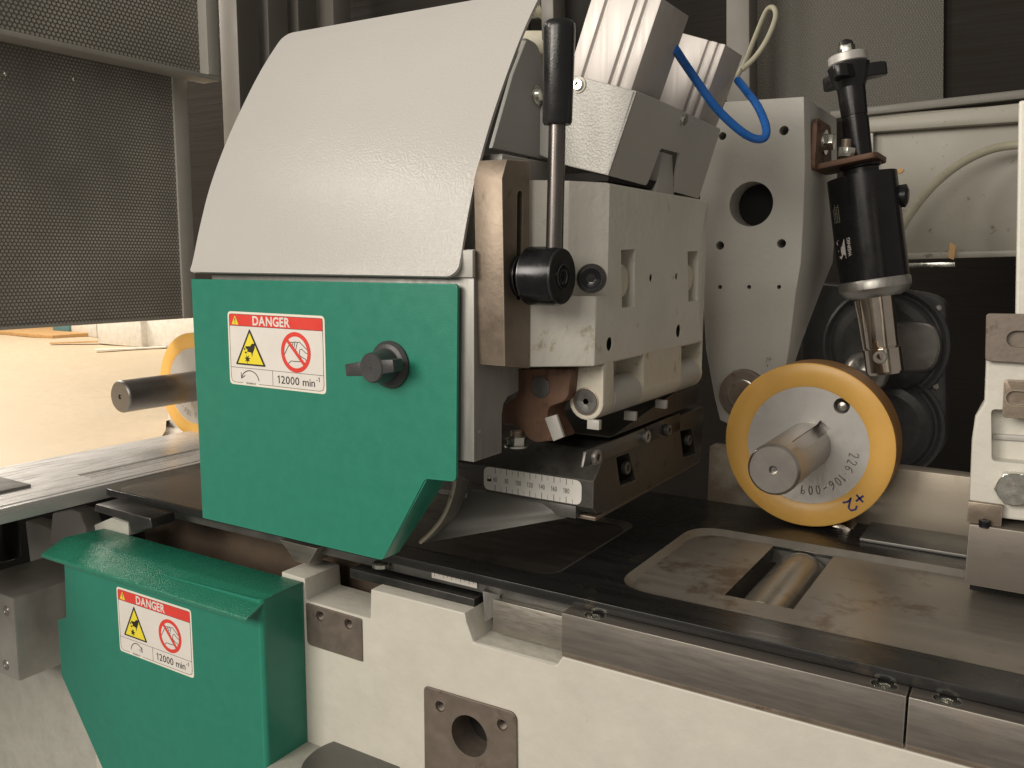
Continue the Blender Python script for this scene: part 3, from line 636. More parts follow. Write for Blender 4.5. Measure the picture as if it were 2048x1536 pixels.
# L bracket with its bolts
g = thing('strut_bracket', 'brown bent steel bracket bolting the black strut to the grey column', 'bracket', A(1640, 330, y=YS))
xcol = A(1608, 300, y=YC).x
prism('upright_leg', rnd([V((xcol+.5, YC+22, A(1620, 235, y=YC+20).z)), V((xcol+.5, YC+78, A(1660, 250, y=YC+70).z)), V((xcol+.5, YC+90, A(1650, 335, y=YC+70).z)), V((xcol+.5, YC+22, A(1620, 340, y=YC+20).z))], 6), (4.5, 0, 0), RUST, g, .8)
zb1 = A(1690, 338, y=YS).z; vv = k_(327)
pc_ = top+ax*vv
prism('flat_leg', rnd([V((xcol+1, YS-32, zb1-3)), V((pc_.x+19, YS-32, zb1+6)), V((pc_.x+19, YS+26, zb1+6)), V((xcol+1, YS+26, zb1-3))], 8), (0, 0, 5), RUST, g, .8)
q = V((xcol+5, YC+52, A(1645, 285, y=YC+52).z))
lathe('bolt_washer', q, (1, 0, 0), [(0, 11), (2, 11)], ZINC, g); hexnut('hex_bolt', q+V((2, 0, 0)), (1, 0, 0), 8, 7, ZINC, g, .2)
q = V((pc_.x-8, YS-26, zb1+8)); hexnut('lock_nut', q, (0.1, 0, 1), 8, 8, ZINC, g, .3); lathe('stud', q+V((0, 0, 7)), (0, 0, 1), [(0, 4.2), (8, 4.2)], BROWN, g, 24)
q = A(1798, 392, y=YS+6); g = lathe('small_star_knob', q+V((-6, 0, 0)), (1, 0, 0), [(0, 4), (3, 4), (4, 9.5), (12, 10.5), (14, 6)], BLACKP, None, 9, angle=60)
setp(g, 'small black knob on the right side of the black strut', 'knob')

# ================================================================ feed wheels
def wheel(cx, cy, cz, R, T, label, shaft_y, detail, smat=None):
    g = thing('feed_wheel', label, 'feed wheel', (cx, cy, cz-R), 'feed wheels with amber tyres')
    c = V((cx, cy, cz))
    ri = R*.715; nk = A(1647, 853, y=752)-V((-168.5, 752, -155)); kd = nk.normalized(); sc_ = c+(A(1683, 812, y=752)-V((-168.5, 752, -155)))+V((0, .5, 0)); kt = V((kd.z, 0, -kd.x))
    vs, fs = lathe_vf(c, (0, 1, 0), [(0.6, ri), (0, ri+.6), (0, R-1.2), (.8, R)], 96, caps=False)
    t = finish('tyre', rawmesh(vs, fs), YEL, g, angle=60)
    vs, fs = lathe_vf(c, (0, 1, 0), [(.8, R), (T-1, R), (T, R-1), (T, ri)], 96, caps=False); finish('tread', rawmesh(vs, fs), YELT, g, angle=60)
    dk = lathe('aluminium_disc', c+V((0, .5, 0)), (0, 1, 0), [(0, ri+.05), (T-1, ri+.05)], ALUD, g, 96,
        [ccyl(sc_, (0, 1, 0), 6.6, 14, 32), cprism([c+kd*a_+kt*b_+V((0, .5, 0)) for a_, b_ in ((12, -5.2), (24.2, -5.2), (24.2, 5.2), (12, 5.2))], (0, 12, 0))] if detail else None)
    if detail:
        lathe('disc_screw', sc_+V((-.6, 8, -1.2)), (0, -1, 0), [(0, 5), (1, 5), (3.5, 3.6), (4.4, 1.2)], SHAFT, g, 32)
    rs = 24.6*.8
    sh = lathe('drive_shaft', V((cx, shaft_y, cz)), (0, 1, 0), [(0, rs-2.0), (1.0, rs-.7), (2.2, rs), (cy-shaft_y+40, rs)], smat or SHAFT, g, 72,
        [ccyl(V((cx, shaft_y, cz)), (0, 1, 0), 3.3, 5, 24), cslot(V((cx, shaft_y+24, cz))+kd*(rs+4), V((cx, cy+60, cz))+kd*(rs+4), -kd, 5.2, 6.4)] if detail else [ccyl(V((cx, shaft_y, cz)), (0, 1, 0), 3.0, 5, 24)])
    lathe('centre_bore', V((cx, shaft_y+.8, cz)), (0, 1, 0), [(0, 1.6), (.05, 1.6)], DARKG, sh, 16)
    return g, c, dk, t
g, c, dk, ty = wheel(-168.5, 752, -155, 70.3, 36, 'yellow rimmed feed wheel on the right above the steel table', 648, True)
P = Print(c, (1, 0, 0), (0, 0, 1), (0, -1, 0), dk)
def handwriting(P, glyphs, r0, a0, da, hgt, lay, mat, name, wd=.42):
    paths = []; an = a0
    for gph in glyphs:
        for s in gph[1]:
            pts = []
            for gx, gy in s:
                # written along the circle, feet to the centre, read from the outside in
                aa = math.radians(an-gx*gph[0]); rr_ = r0+gy*hgt; pts.append((rr_*math.cos(aa), rr_*math.sin(aa)))
            paths.append(pts)
        an -= da*(gph[2] if len(gph) > 2 else 1)
    P.stroke(name, paths, wd, mat, lay)
d2_ = (5.5, [[(0, .75), (.3, 1), (.8, .9), (.8, .55), (.3, .1), (.1, 0), (1, 0)]]); d6_ = (5.5, [[(.9, 1), (.3, .7), (.05, .3), (.4, 0), (.85, .2), (.7, .5), (.15, .4)]])
d1_ = (5.5, [[(.2, .75), (.5, 1), (.5, 0)]], .7); d0_ = (5.5, [[(.5, 1), (.1, .6), (.2, .1), (.6, 0), (.9, .4), (.8, .9), (.5, 1)]])
d9_ = (5.5, [[(.85, .9), (.4, 1), (.1, .75), (.4, .5), (.85, .7), (.9, .95), (.8, 0)]]); da_ = (5.5, [[(.1, .45), (.9, .5)]])
dt_ = (3, [[(.3, .4), (.7, .45)]], .6)
handwriting(P, [d2_, d2_, d6_, dt_, d1_, d0_, d6_, da_, d0_, d0_, d9_], 35, -3, 9.2, 7.5, .15+.0, PEN, 'pencil_number', .62)
P = Print(c, (1, 0, 0), (0, 0, 1), (0, -1, 0), ty)
def upside(cx_, cz_, an, pts, sx_, sz_):
    an = math.radians(an); up = V((math.cos(an), math.sin(an), 0)); dr = V((up.y, -up.x, 0))
    return [(cx_+(dr*x*sx_+up*y*sz_).x, cz_+(dr*x*sx_+up*y*sz_).y) for x, y in pts]
P.stroke('marker_number', [upside(45, -39.5, -45, [(-.5, 0), (.5, 0)], 8, 8), upside(45, -39.5, -45, [(0, -.5), (0, .5)], 8, 8), upside(38.5, -46, -50, [(-.4, .3), (-.1, .5), (.3, .4), (.35, .1), (-.4, -.5), (.1, -.35), (.5, -.5)], 9, 10)], 1.7, BLUEP, .15)
g2, c2_, dk2, ty2 = wheel(-951, 750, -167, 70, 34, 'yellow rimmed feed wheel at far left, mostly behind the green guard', 642, False, M('shaded turned steel', (.24, .23, .22), .35, .85, .1, 30))  # left shaft steel darkened for its unlit side
P = Print(c2_, (1, 0, 0), (0, 0, 1), (0, -1, 0), dk2)
handwriting(P, [d2_, d6_, dt_, d1_, d0_, d6_, da_, d0_], 35, -78, 9.5, 7.5, .15, PEN, 'pencil_number')

# ================================================================ right hand casting
YR = 650
g = thing('right_pressure_casting', 'cream casting with bolted steel plates at the right edge of the picture', 'casting', A(2000, 1040, y=YR))
Y = YR
ol = [(2037, 200), (2200, 200), (2200, 1060), (1936, 1030), (1938, 1000), (1943, 880), (1950, 832), (1968, 805), (1972, 700), (2030, 640)]
prism('casting_body', [A(u, v, y=Y) for u, v in ol], (0, 70, 0), CAST, g, 2.0, [cprism(rnd([A(1982, 818, y=Y), A(2190, 826, y=Y), A(2190, 940, y=Y), A(1983, 922, y=Y)], 3), (0, 13, 0))])
prism('pocket_rib', [A(1984, 868, y=Y+10), A(2190, 880, y=Y+10), A(2190, 892, y=Y+10), A(1984, 879, y=Y+10)], (0, 5, 0), CASTG, g, 1)
q = A(2032, 678, y=Y-6)
prism('upper_plate', rnd([A(1972, 627, y=Y-6), A(2180, 631, y=Y-6), A(2180, 735, y=Y-6), A(1970, 722, y=Y-6)], 2.5), (0, 6.5, 0), BOSS, g, .5, [cslot(q, q+V((40, 0, 0)), (0, 1, 0), 5.4, 4)])
q = A(2028, 796, y=Y-4)
prism('lower_plate', rnd([A(2008, 760, y=Y-4), A(2180, 766, y=Y-4), A(2180, 846, y=Y-4), A(2004, 835, y=Y-4)], 2.5), (0, 4.5, 0), BROWN, g, .5, [cslot(q, q+V((30, 0, 0)), (0, 1, 0), 4.6, 3)])
q = A(2030, 974, y=Y); lathe('bolt_flange', q, (0, -1, 0), [(0, 10.5), (1, 10.5)], ZINC, g); h_ = hexnut('hex_bolt', q+V((0, -1, 0)), (0, -1, 0), 12, 7, ZINC, g, .1)
lathe('head_disc', q+V((0, -7.9, 0)), (0, -1, 0), [(0, 10.6), (.5, 10.2)], ZINC, h_)
P = Print(q+V((-5, -8.5, 2)), (1, 0, 0), (0, 0, 1), (0, -1, 0), h_); P.text('grade_mark', '8.8', 0, 0, 6, STEEL, .25); P.text('maker_mark', 'VT', 1, -9, 5, STEEL, .25)
Yb = 640
b1 = A(1928, 1168, y=Yb); b0 = A(1930, 1047, y=Yb)
box('sliding_foot', b1.x, b1.x+120, Yb, Yb+65, b1.z, b0.z, M('dull foot steel', (.17, .15, .13), .5, .5, .1, 60, .08, 400, (1, 5, 5), edge=(.4, .37, .33)), g, .8)
box('thin_shim', A(1936, 1010, y=Yb+4).x, A(2006, 1010, y=Yb+4).x, Yb+4, Yb+9, b0.z+.2, A(1936, 1003, y=Yb+4).z, BROWN, g, .3)
socket('cap_screw', V((b1.x+9, Yb+2, b0.z-1)), (0, 0, 1), 3.6, 5, BLACKM, g)
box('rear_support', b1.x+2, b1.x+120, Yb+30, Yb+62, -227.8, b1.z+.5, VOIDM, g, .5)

# ================================================================ table
ZT = -228
g = thing('steel_table', 'dark worn steel machine table running from left to right with shallow recesses and one slot', 'table', (-270, 650, ZT-18))
def recess(x0, x1, y0, y1, r, d, slope):
    a = rnd([V((x0, y0, ZT)), V((x1, y0, ZT)), V((x1, y1, ZT)), V((x0, y1, ZT))], r, 8)
    b = rnd([V((x0+slope, y0+slope, ZT-d)), V((x1-slope, y0+slope, ZT-d)), V((x1-slope, y1-slope, ZT-d)), V((x0+slope, y1-slope, ZT-d))], r, 8)
    n = len(a); k = 1/d
    up = [p+(p-q)*k for p, q in zip(a, b)]
    vs = up+b; return rawmesh(vs, [tuple(range(n)), tuple(range(2*n-1, n-1, -1))]+[(i, (i+1) % n, n+(i+1) % n, n+i) for i in range(n)])
RIM = M('bevel highlight steel', (.27, .25, .22), .4, .5, .15, 30)  # paler than the plate, to paint a highlight along the bevels
slot = cbox(-180, -132.5, 579, 706, ZT-60, ZT+4)
R1, R2, R3 = (-250, 262, 543, 713, 30, 4.5, 5), (-560, -293, 534, 690, 20, 3.0, 6), (-795, -600, 512, 690, 22, 3, 6)
prism('table_plate', rnd([V((-800, 510, ZT-7)), V((270, 510, ZT-7)), V((270, 796, ZT-7)), V((-800, 796, ZT-7))], [22, 0, 0, 0]), (0, 0, 7), TABLE, g, .5, [recess(*R1), recess(*R2), recess(*R3), slot])
box('table_core', -780, 270, 522, 790, ZT-19, ZT-7.2, DARKG, g, .5, [cbox(-182, -130, 577, 708, ZT-60, ZT)])
def floor_(R, mat, cuts=None, rim=None):
    x0, x1, y0, y1, r, d, s = R
    a = rnd([V((x0, y0, ZT+.12)), V((x1, y0, ZT+.12)), V((x1, y1, ZT+.12)), V((x0, y1, ZT+.12))], r, 8)
    b = rnd([V((x0+s+.2, y0+s+.2, ZT-d+.2)), V((x1-s-.2, y0+s+.2, ZT-d+.2)), V((x1-s-.2, y1-s-.2, ZT-d+.2)), V((x0+s+.2, y1-s-.2, ZT-d+.2))], r, 8)
    n = len(a); finish('recess_bevel', rawmesh(a+b, [(i, (i+1) % n, n+(i+1) % n, n+i) for i in range(n)]), rim or RIM, g)
    p = rnd([V((x0+s+.3, y0+s+.3, ZT-d-.0)), V((x1-s-.3, y0+s+.3, ZT-d)), V((x1-s-.3, y1-s-.3, ZT-d)), V((x0+s+.3, y1-s-.3, ZT-d))], r, 8)
    return prism('worn_panel', p, (0, 0, .35), mat, g, 0, cuts)
floor_(R1, TABLEW, [slot]); floor_(R2, M('shaded recess steel', (.10, .092, .08), .38, .7, .2, 18, .05, 300, (.4, 4, 4), spot=(.05, .045, .04), ss=14, st=.5), None, M('shaded bevel steel', (.085, .078, .068), .4, .5)); floor_(R3, M('brown recess steel', (.19, .165, .14), .4, .7, .15, 30))  # middle recess floor and bevel darkened to paint the shade there
lathe('table_roller', (-156, 582, ZT-27.8), (0, 1, 0), [(0, 21), (1, 22.4), (121, 22.4), (122, 21)], M('dusty roller steel', (.36, .335, .29), .26, .75, .15, 12, .03, 200, spot=(.30, .27, .22), ss=20, st=.55), g, 72)
box('rear_strip', -120, 270, 742, 796, ZT+.2, ZT+3.0, DARKG, g, .6)
# left feed strip and infeed plate
g = thing('infeed_table', 'bright steel infeed table at left beyond the dark table', 'table', (-880, 560, -245))
box('infeed_plate', -966, -813, 150, 798, ZT-12, ZT-.2, TABLES, g, .5, [cbox(-866, -838, 529, 690, ZT-9, ZT+3)])
for i in range(3): lathe('groove_rod', (-861+i*9, 530, ZT-4.6), (0, 1, 0), [(0, 3.3), (158, 3.3)], M('bright rod', (.8, .78, .75), .25, .3), g, 24)
box('edge_strip', -808, -801, 150, 798, ZT-14, ZT+.3, TABLES, g, .4)
box('near_plate', -960, -855, 150, 474, ZT, ZT+3, M('grey near plate', (.24, .235, .22), .45, .3), g, .4)
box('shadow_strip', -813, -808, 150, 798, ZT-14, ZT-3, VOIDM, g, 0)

# fence behind the wheel and below it
f = box('rear_fence', -270, 270, 802, 822, -232, -176.5, M('brown fence steel', (.37, .325, .265), .42, .35, .12, 14, .05, 300, (.5, 6, 6), spot=(.25, .20, .15), ss=9, st=.5), None, .8)
setp(f, 'long brown steel fence standing behind the yellow wheel', 'fence')
f = lathe('small_steel_roller', (-140, 770, -236), (0, 1, 0), [(0, 4), (1, 11), (5, 12), (22, 12), (23, 11)], CHROME, None, 48)
setp(f, 'tiny shiny steel roller just under the yellow wheel', 'roller')
f = box('corner_upright', A(337, 850, y=800).x, -800, 800, 806, -262, -150, CARD, None, .5)
setp(f, 'white upright plate behind the far left yellow wheel', 'plate')

# rails on the front of the table
def rail(x0, x1, screws, label):
    g = thing('table_rail', label, 'rail', ((x0+x1)/2, 505, -268), 'steel rails along the table front')
    cuts = [ccyl((x, 506.6, -236), (0, 0, -1), 7.0, 5, 32) for x in screws]
    box('rail_bar', x0, x1, 498, 512, -264, -236, RAILM, g, .5, cuts)
    box('rail_foot', x0, x1, 499.6, 512, -267.5, -264.1, BROWN, g, .2)
    for x in screws: socket('cap_screw', (x, 506.6, -241), (0, 0, 1), 6.6, 4.2, ZINC, g, hr=3.2, depth=3)
rail(-266, A(1815, 1395, y=498).x-.6, [-245, -64], 'long grey steel rail bolted along the front edge of the table')
rail(A(1815, 1395, y=498).x+.6, 240, [-32, 120], 'short continuation of the front rail at the lower right corner')

# ================================================================ bed casting
YBD = 501
pts = [(-820, -640), (-500, -640), (240, -640), (240, -268.5), (-266.5, -268.5), (-271, -275.8), (-340, -276.2), (-346, -262), (-347.5, -255.5), (-437, -256), (-438, -280.5), (-507, -280.2), (-508, -262), (-535, -261), (-535, -300), (-820, -300)]
g = thing('machine_bed', 'cream painted cast machine bed under the table with stepped top edge', 'machine bed', (-280, 540, -640))
holes = []
pl2 = [A(850, 1370, y=YBD), A(1035, 1425, y=YBD), A(1037, 1600, y=YBD), A(852, 1550, y=YBD)]
bh = A(941, 1470, y=YBD)
pock = [V((-337, YBD, -277)), V((-271.5, YBD, -277)), V((-271.5, YBD+26, -262)), V((-337, YBD+26, -262))]
rb_ = 16.0
# front face with chamfered pocket
vs_, fs_ = prism_vf([V((x, YBD, z)) for x, z in pts], (0, 42, 0))
me = rawmesh(vs_, fs_, 1.3)
pk = rawmesh([V((-338, YBD-2, -278)), V((-272, YBD-2, -278)), V((-272, YBD-2, -250)), V((-338, YBD-2, -250)), V((-334, YBD+30, -262)), V((-275, YBD+30, -262)), V((-275, YBD+30, -250)), V((-334, YBD+30, -250))], [(0, 1, 2, 3), (4, 5, 6, 7), (0, 1, 5, 4), (1, 2, 6, 5), (2, 3, 7, 6), (3, 0, 4, 7)])
HL = ((640, 1232), (697, 1248), (880, 1413), (1004, 1450))
me = boolean(me, [pk, ccyl(bh, (0, 1, 0), rb_, 40, 48)]+[ccyl(A(u, v, y=YBD-1.5), (0, 1, 0), 4.4, 12, 24) for u, v in HL])
finish('bed_face', me, BEDP, g)
pl1 = [V((-506.5, YBD, -282)), V((-446, YBD, -282.5)), V((-446, YBD, -318)), V((-506, YBD, -318))]
thr = lambda u, v, r: (A(u, v, y=YBD-1.4), r)
prism('drilled_pad', [p-YA*1.4 for p in rnd(pl1, [2, 2, 1, 5])], (0, 1.6, 0), BOSS, g, .4, [ccyl(A(640, 1232, y=YBD-1.4), (0, 1, 0), 4.4, 9, 24), ccyl(A(697, 1248, y=YBD-1.4), (0, 1, 0), 4.4, 9, 24)])
prism('round_bore_pad', [p-YA*1.8 for p in rnd(pl2, [4, 7, 0, 0])], (0, 2, 0), BOSS, g, .5, [ccyl(bh, (0, 1, 0), rb_, 6, 48)]+[ccyl(A(u, v, y=YBD-1.8), (0, 1, 0), 4.4, 9, 24) for u, v in ((880, 1413), (1004, 1450))])
vs, fs = lathe_vf(bh+V((0, -1.2, 0)), (0, 1, 0), [(0, rb_-.06), (24, rb_-.06)], 48, caps=False); finish('bore_wall', rawmesh([p for p in vs], fs), BOSS, g)
prism('bore_dark_sheet', [bh+V((-15.9, 22, -15.9)), bh+V((15.9, 22, -15.9)), bh+V((15.9, 22, 15.9)), bh+V((-15.9, 22, 15.9))], (0, 1, 0), VOIDM, g, 0)  # near-black sheet stands in for the dark depth of the bore
for u, v in HL:
    q = A(u, v, y=YBD-1.5); vs, fs = lathe_vf(q, (0, 1, 0), [(.8+.45*k, 4.3 if k % 2 else 3.6) for k in range(18)], 24, caps=False); finish('screw_thread', rawmesh(vs, fs), BOSS, g)
# top surfaces behind the face
P = Print(A(866, 1190, z=-255.4), (1, 0, 0), (0, 1, 0), (0, 0, 1), g)
P.stroke('marker_scribble', [[(0, 0), (1.5, 4), (2.5, 1), (4, 3.5), (3, 0), (5.5, 1.5)], [(6, 1), (7.5, 3), (8.6, 1), (7, .2)]], .9, BLUEP, .35)
box('bed_ledge', -510, -300, 330, YBD-.5, -420, -406, BEDG, g, 1)
g = lathe('round_steel_boss', A(705, 1545, z=-405), (0, 0, 1), [(0, 40), (6, 40), (8, 38)], DARKG, None, 64)
setp(g, 'flat dark round steel boss lying at the bottom edge in front of the cream bed', 'boss')

# clamps and bars between bed and table
def solo(name, label, cat, x0, x1, y0, y1, z0, z1, mat, bev=.6):
    return setp(box(name, x0, x1, y0, y1, z0, z1, mat, None, bev), label, cat)
solo('dark_clamp_bar', 'dark oiled steel bar behind the raised cream block of the bed', 'bar', -470, -348, 514, 532, -257.5, -249.5, DARK)
TB = 0
g = thing('edge_scale', 'small worn white scale strip on the table edge beneath the green guard', 'scale', (-390, 509, -244))
p0, p1 = A(856, 1152, y=509), A(968, 1181, y=509)
s_ = box('scale_strip', -392, -350, 520.6, 521.4, -243.8, -236.5, WHITE, g, .1)
P = Print((-392, 520.6, -243.8), (1, 0, 0), (0, 0, 1), (0, -1, 0), s_)
P.stroke('tick_marks', [[(3+4*i, 6.3), (3+4*i, 3 if i % 2 else 1.6)] for i in range(10)], .35, PEN, .1)
prism_pts = [V((-345, 500, -262)), V((-330, 512, -262)), V((-330, 520, -262)), V((-345, 520, -262))]
setp(prism('wedge_clamp', [A(965, 1182, y=512), A(1000, 1190, y=520), A(1000, 1225, y=520), A(970, 1245, y=512)], (-4, 14, 0), STEELV, None, .5), 'small bright steel wedge at the right end of the dark bar', 'wedge')
solo('steel_spacer_bar', 'pale steel bar under the table edge above the bed pocket', 'bar', -333, -275, 516, 528, -272, -247, STEEL)
solo('gap_shade_fill', 'black filler for the shade in the gap left of the long rail', 'block', -274, -267, 514, 540, -275, -244.5, VOIDM)  # near-black filler in place of plain shade in the gap
f = lathe('round_screw_head', A(762, 1133, z=-243), (0, 0, 1), [(0, 7), (3, 7), (4.2, 5.4)], ZINC, None, 32); setp(f, 'round bright screw head beneath the lower corner of the green guard', 'screw')
q = A(600, 1105, y=512)
setp(prism('cutter_wedge', [q+V(p) for p in ((-24, 0, 7), (20, 0, 7), (9, 0, -9), (-6, 0, -9))], (0, 30, 0), RAILM, None, .6), 'brown tapered steel wedge hanging beneath the green guard', 'wedge')
f = box('bed_cavity_wall', -800, -430, 560, 570, -420, -245, CAVB, None, 0); setp(f, kind='structure')
f = box('bed_back_wall', -960, 260, 640, 650, -640, -262, CAVB, None, 0); setp(f, kind='structure')

# ================================================================ shoe block with scale
YSC = 537; XS = -263
g = thing('pressure_shoe', 'dark oily steel pressure shoe with white 60 to 180 scale, under the cream casting', 'pressure shoe', (XS-50, 600, -176))
pf = [A(1163, 1010, x=XS), A(1163, 960, x=XS), A(1153, 903, x=XS), A(1300, 845, x=XS), A(1404, 815, x=XS), A(1406, 920, x=XS)]
pf = [(YSC, -172.5), (YSC, -153), (556, -135), (575, -131.5), (620, -131), (760, -131), (760, -181), (560, -181), (YSC+6, -178)]
nt_ = [cprism([A(u, v, x=XS) for u, v in ((1232, 915), (1258, 905), (1272, 960), (1240, 972))], (-14, 0, 0)), cprism([A(u, v, x=XS) for u, v in ((1360, 862), (1384, 856), (1392, 908), (1366, 915))], (-14, 0, 0))]
prism('shoe_body', [V((XS, y, z)) for y, z in pf], (-92, 0, 0), M('worn shoe steel', (.085, .082, .075), .42, .35, .3, 40, .12, 200, spot=(.05, .045, .04), ss=40, st=.56, edge=(.24, .23, .21)), g, 1.0, nt_)
def side_screw(u, v, r, m, x=XS): socket('set_screw', A(u, v, x=x)+V((-1, 0, 0)), (1, 0, 0), r, 4, m, g, hr=r*.5)
prism('side_plate', [A(u, v, x=XS+.2) for u, v in ((1160, 935), (1166, 903), (1284, 855), (1284, 888))], (2.5, 0, 0), DARKG, g, .6)
prism('side_plate', [A(u, v, x=XS+.2) for u, v in ((1288, 886), (1288, 853), (1356, 825), (1356, 860))], (2, 0, 0), DARK, g, .6)
for u, v, r, m in ((1190, 914, 5.6, STEELV), (1290, 873, 5.0, STEELV), (1333, 860, 5.0, DARKG), (1250, 935, 5.2, DARKG), (1374, 880, 5, DARKG), (1398, 828, 5, DARKG)): side_screw(u, v, r, m, XS+(2.8 if v in (914, 873, 860) else -4))
a, b = A(968, 936, y=YSC-.1), A(1163, 1006, y=YSC-.1)
zt_, zb_ = -153.8, -171.6
sl = prism('scale_label', [V((p[0], YSC-.05, p[1])) for p in rrect(a.x, zb_, b.x, zt_, 5.4)], (0, -.3, 0), M('scale plate white', (.84, .82, .78), .35, 0, .02), g, 0)
P = Print((a.x, YSC-.35, zb_), (1, 0, 0), (0, 0, 1), (0, -1, 0), sl)
x60 = A(991, 957, y=YSC).x-a.x; x180 = A(1133, 981, y=YSC).x-a.x; st_ = (x180-x60)/12; Hh = zt_-zb_
big = []; sm = []
for i in range(-1, 14):
    x = x60+i*st_
    (big if i % 2 == 0 else sm).append(x)
P.stroke('long_ticks', [[(x, Hh-.1), (x, Hh-4.6)] for x in big]+[[(x, .1), (x, 4.6)] for x in big], .42, INK, .1)
P.stroke('short_ticks', [[(x, Hh-.2), (x, Hh-3.6)] for x in sm[1:]]+[[(x, .2), (x, 3.6)] for x in sm[1:]], .22, INK, .1)
for i, n in enumerate(range(60, 200, 20)):
    wn = 3.3 if n < 100 else 5.2
    ptext(P, 'scale_number', str(n), x60+2*i*st_-wn/2, Hh/2-1.75, wn, 3.6, INK, .1)
P.polys('scale_emblem', [[(3.0, Hh/2-2.2), (6.8, Hh/2-2.2), (6.8, Hh/2+.9), (5.4, Hh/2-.4), (3.0, Hh/2-.4)]], INK, .1)
P.stroke('emblem_frame', [[(3.0, Hh/2-.4), (3, Hh/2+2), (6.8, Hh/2+2), (6.8, Hh/2+.6)]], .2, INK, .12)
box('foot_plate', XS-90, XS-2, 545, 762, -184, -181.2, BROWN, g, .4)
box('side_step', XS-60, XS-14, YSC+1, 560, -182.5, -173, DARKG, g, .5)
# curved chip plate
tr, br = A(1134, 1013, y=541), A(1132, 1036, y=541)
NU, NV = 10, 8; vs = []; fs = []
ctrl_t = [A(912, 948, y=514), A(907, 985, y=510), A(890, 1030, y=503), A(868, 1060, y=500), A(842, 1085, y=497)]
lp0 = crom(ctrl_t, 4); lp = crom([A(938, 982, y=530), A(930, 1000, y=524), A(905, 1038, y=512), A(880, 1064, y=506), A(848, 1086, y=498)], 4); nV = len(lp)
for lay in (0, 1):
    for j, p in enumerate(lp):
        t = j/(nV-1); rgt = V(tr).lerp(V(br), t)
        for i in range(NU+1):
            q = p.lerp(rgt, i/NU); vs.append(q+V((1.2, 3.0, 1.2))*lay)
K = NU+1; off = K*nV
for j in range(nV-1):
    for i in range(NU):
        for o_ in (0, off): fs.append((o_+j*K+i, o_+j*K+i+1, o_+(j+1)*K+i+1, o_+(j+1)*K+i))
    for i in (0, NU): fs.append((j*K+i, (j+1)*K+i, off+(j+1)*K+i, off+j*K+i))
for i in range(NU):
    for j in (0, nV-1): fs.append((j*K+i, j*K+i+1, off+j*K+i+1, off+j*K+i))
f = finish('curved_chip_plate', rawmesh(vs, fs), M('dull grey plate', (.15, .148, .135), .55, .2, .1, 30), None, angle=50); setp(f, 'dark grey curved chip plate below the white scale', 'chip plate')
vs = []; fs = []; lq = crom([A(936, 960, y=528), A(930, 985, y=526), A(915, 1030, y=516), A(885, 1062, y=508), A(852, 1086, y=499)], 4)
for lay in (0, 1):
    for p, q in zip(lp0, lq): vs += [p+V((0, 2.2, 0))*lay, q+V((0, 2.2, 0))*lay]
n_ = len(lp0)
for j in range(n_-1):
    for o_ in (0, 2*n_): fs.append((o_+2*j, o_+2*j+1, o_+2*j+3, o_+2*j+2))
    for k in (0, 1): fs.append((2*j+k, 2*j+2+k, 2*n_+2*j+2+k, 2*n_+2*j+k))
for j in (0, n_-1): fs.append((2*j, 2*j+1, 2*n_+2*j+1, 2*n_+2*j))
f = finish('inner_guide_plate', rawmesh(vs, fs, .3), M('scratched grey plate', (.22, .215, .195), .5, .4, .2, 60), None, angle=50); setp(f, 'grey curved inner plate just right of the green guard corner notch', 'plate')
f = sweep('cream_plate_edge', [p+V((-.6, -.4, 0)) for p in ctrl_t], 1.5, CASTY, None, 6, 8); setp(f, 'worn cream edge strip curving down right of the green guard', 'edge strip')

# rusty lever arm under the slide
YL = 512
g = thing('pivot_arm', 'rusty brown pivot arm with round pin below the slotted guide bar', 'pivot arm', A(1060, 880, y=YL))
ol = [(1036, 738), (1142, 738), (1136, 800), (1096, 815), (1094, 836), (1117, 880), (1065, 886), (1030, 850), (1005, 850), (1005, 812), (1034, 792)]
prism('arm_body', rnd([A(u, v, y=YL) for u, v in ol], [0, 2, 6, 4, 3, 2, 6, 3, 2, 6, 6]), (0, 26, 0), RUST, g, 1)
q = A(1081, 775, y=YL-.2); lathe('arm_pin', q, (0, -1, 0), [(0, 7.2), (.4, 7.2), (.5, 6.6), (.2, 6.4)], DARKG, g, 40)
prism('cream_block', [A(u, v, y=YL-3) for u, v in ((1089, 836), (1112, 829), (1127, 874), (1106, 883))], (0, 3, 0), CASTG, g, .5)
q = A(1033, 893, y=YL-6); g = thing('hex_screw', 'bright zinc hex screw head standing left of the rusty arm', 'screw', q)
lathe('flange', q, (0, 0, 1), [(0, 8.5), (1.2, 8.5)], ZINC, g); hexnut('hexagon', q+V((0, 0, 1.2)), (0, 0, 1), 7, 6, ZINC, g, .35); lathe('thread', q+V((0, 0, 7)), (0, 0, 1), [(0, 4), (4, 4), (5, 3)], BROWN, g, 24)
f = box('shoe_carrier', -345, -272, 585, 700, -130.5, -126, DARK, None, 1); setp(f, 'dark carrier plate lying on top of the pressure shoe', 'carrier plate')
setp(prism('black_slide', [V((-262, 560, -126)), V((-262, 742, -126)), V((-262, 742, -108)), V((-262, 690, -108))], (-60, 0, 0), DARK, None, .8), 'black wedge shaped slide beneath the hinge barrel', 'slide')

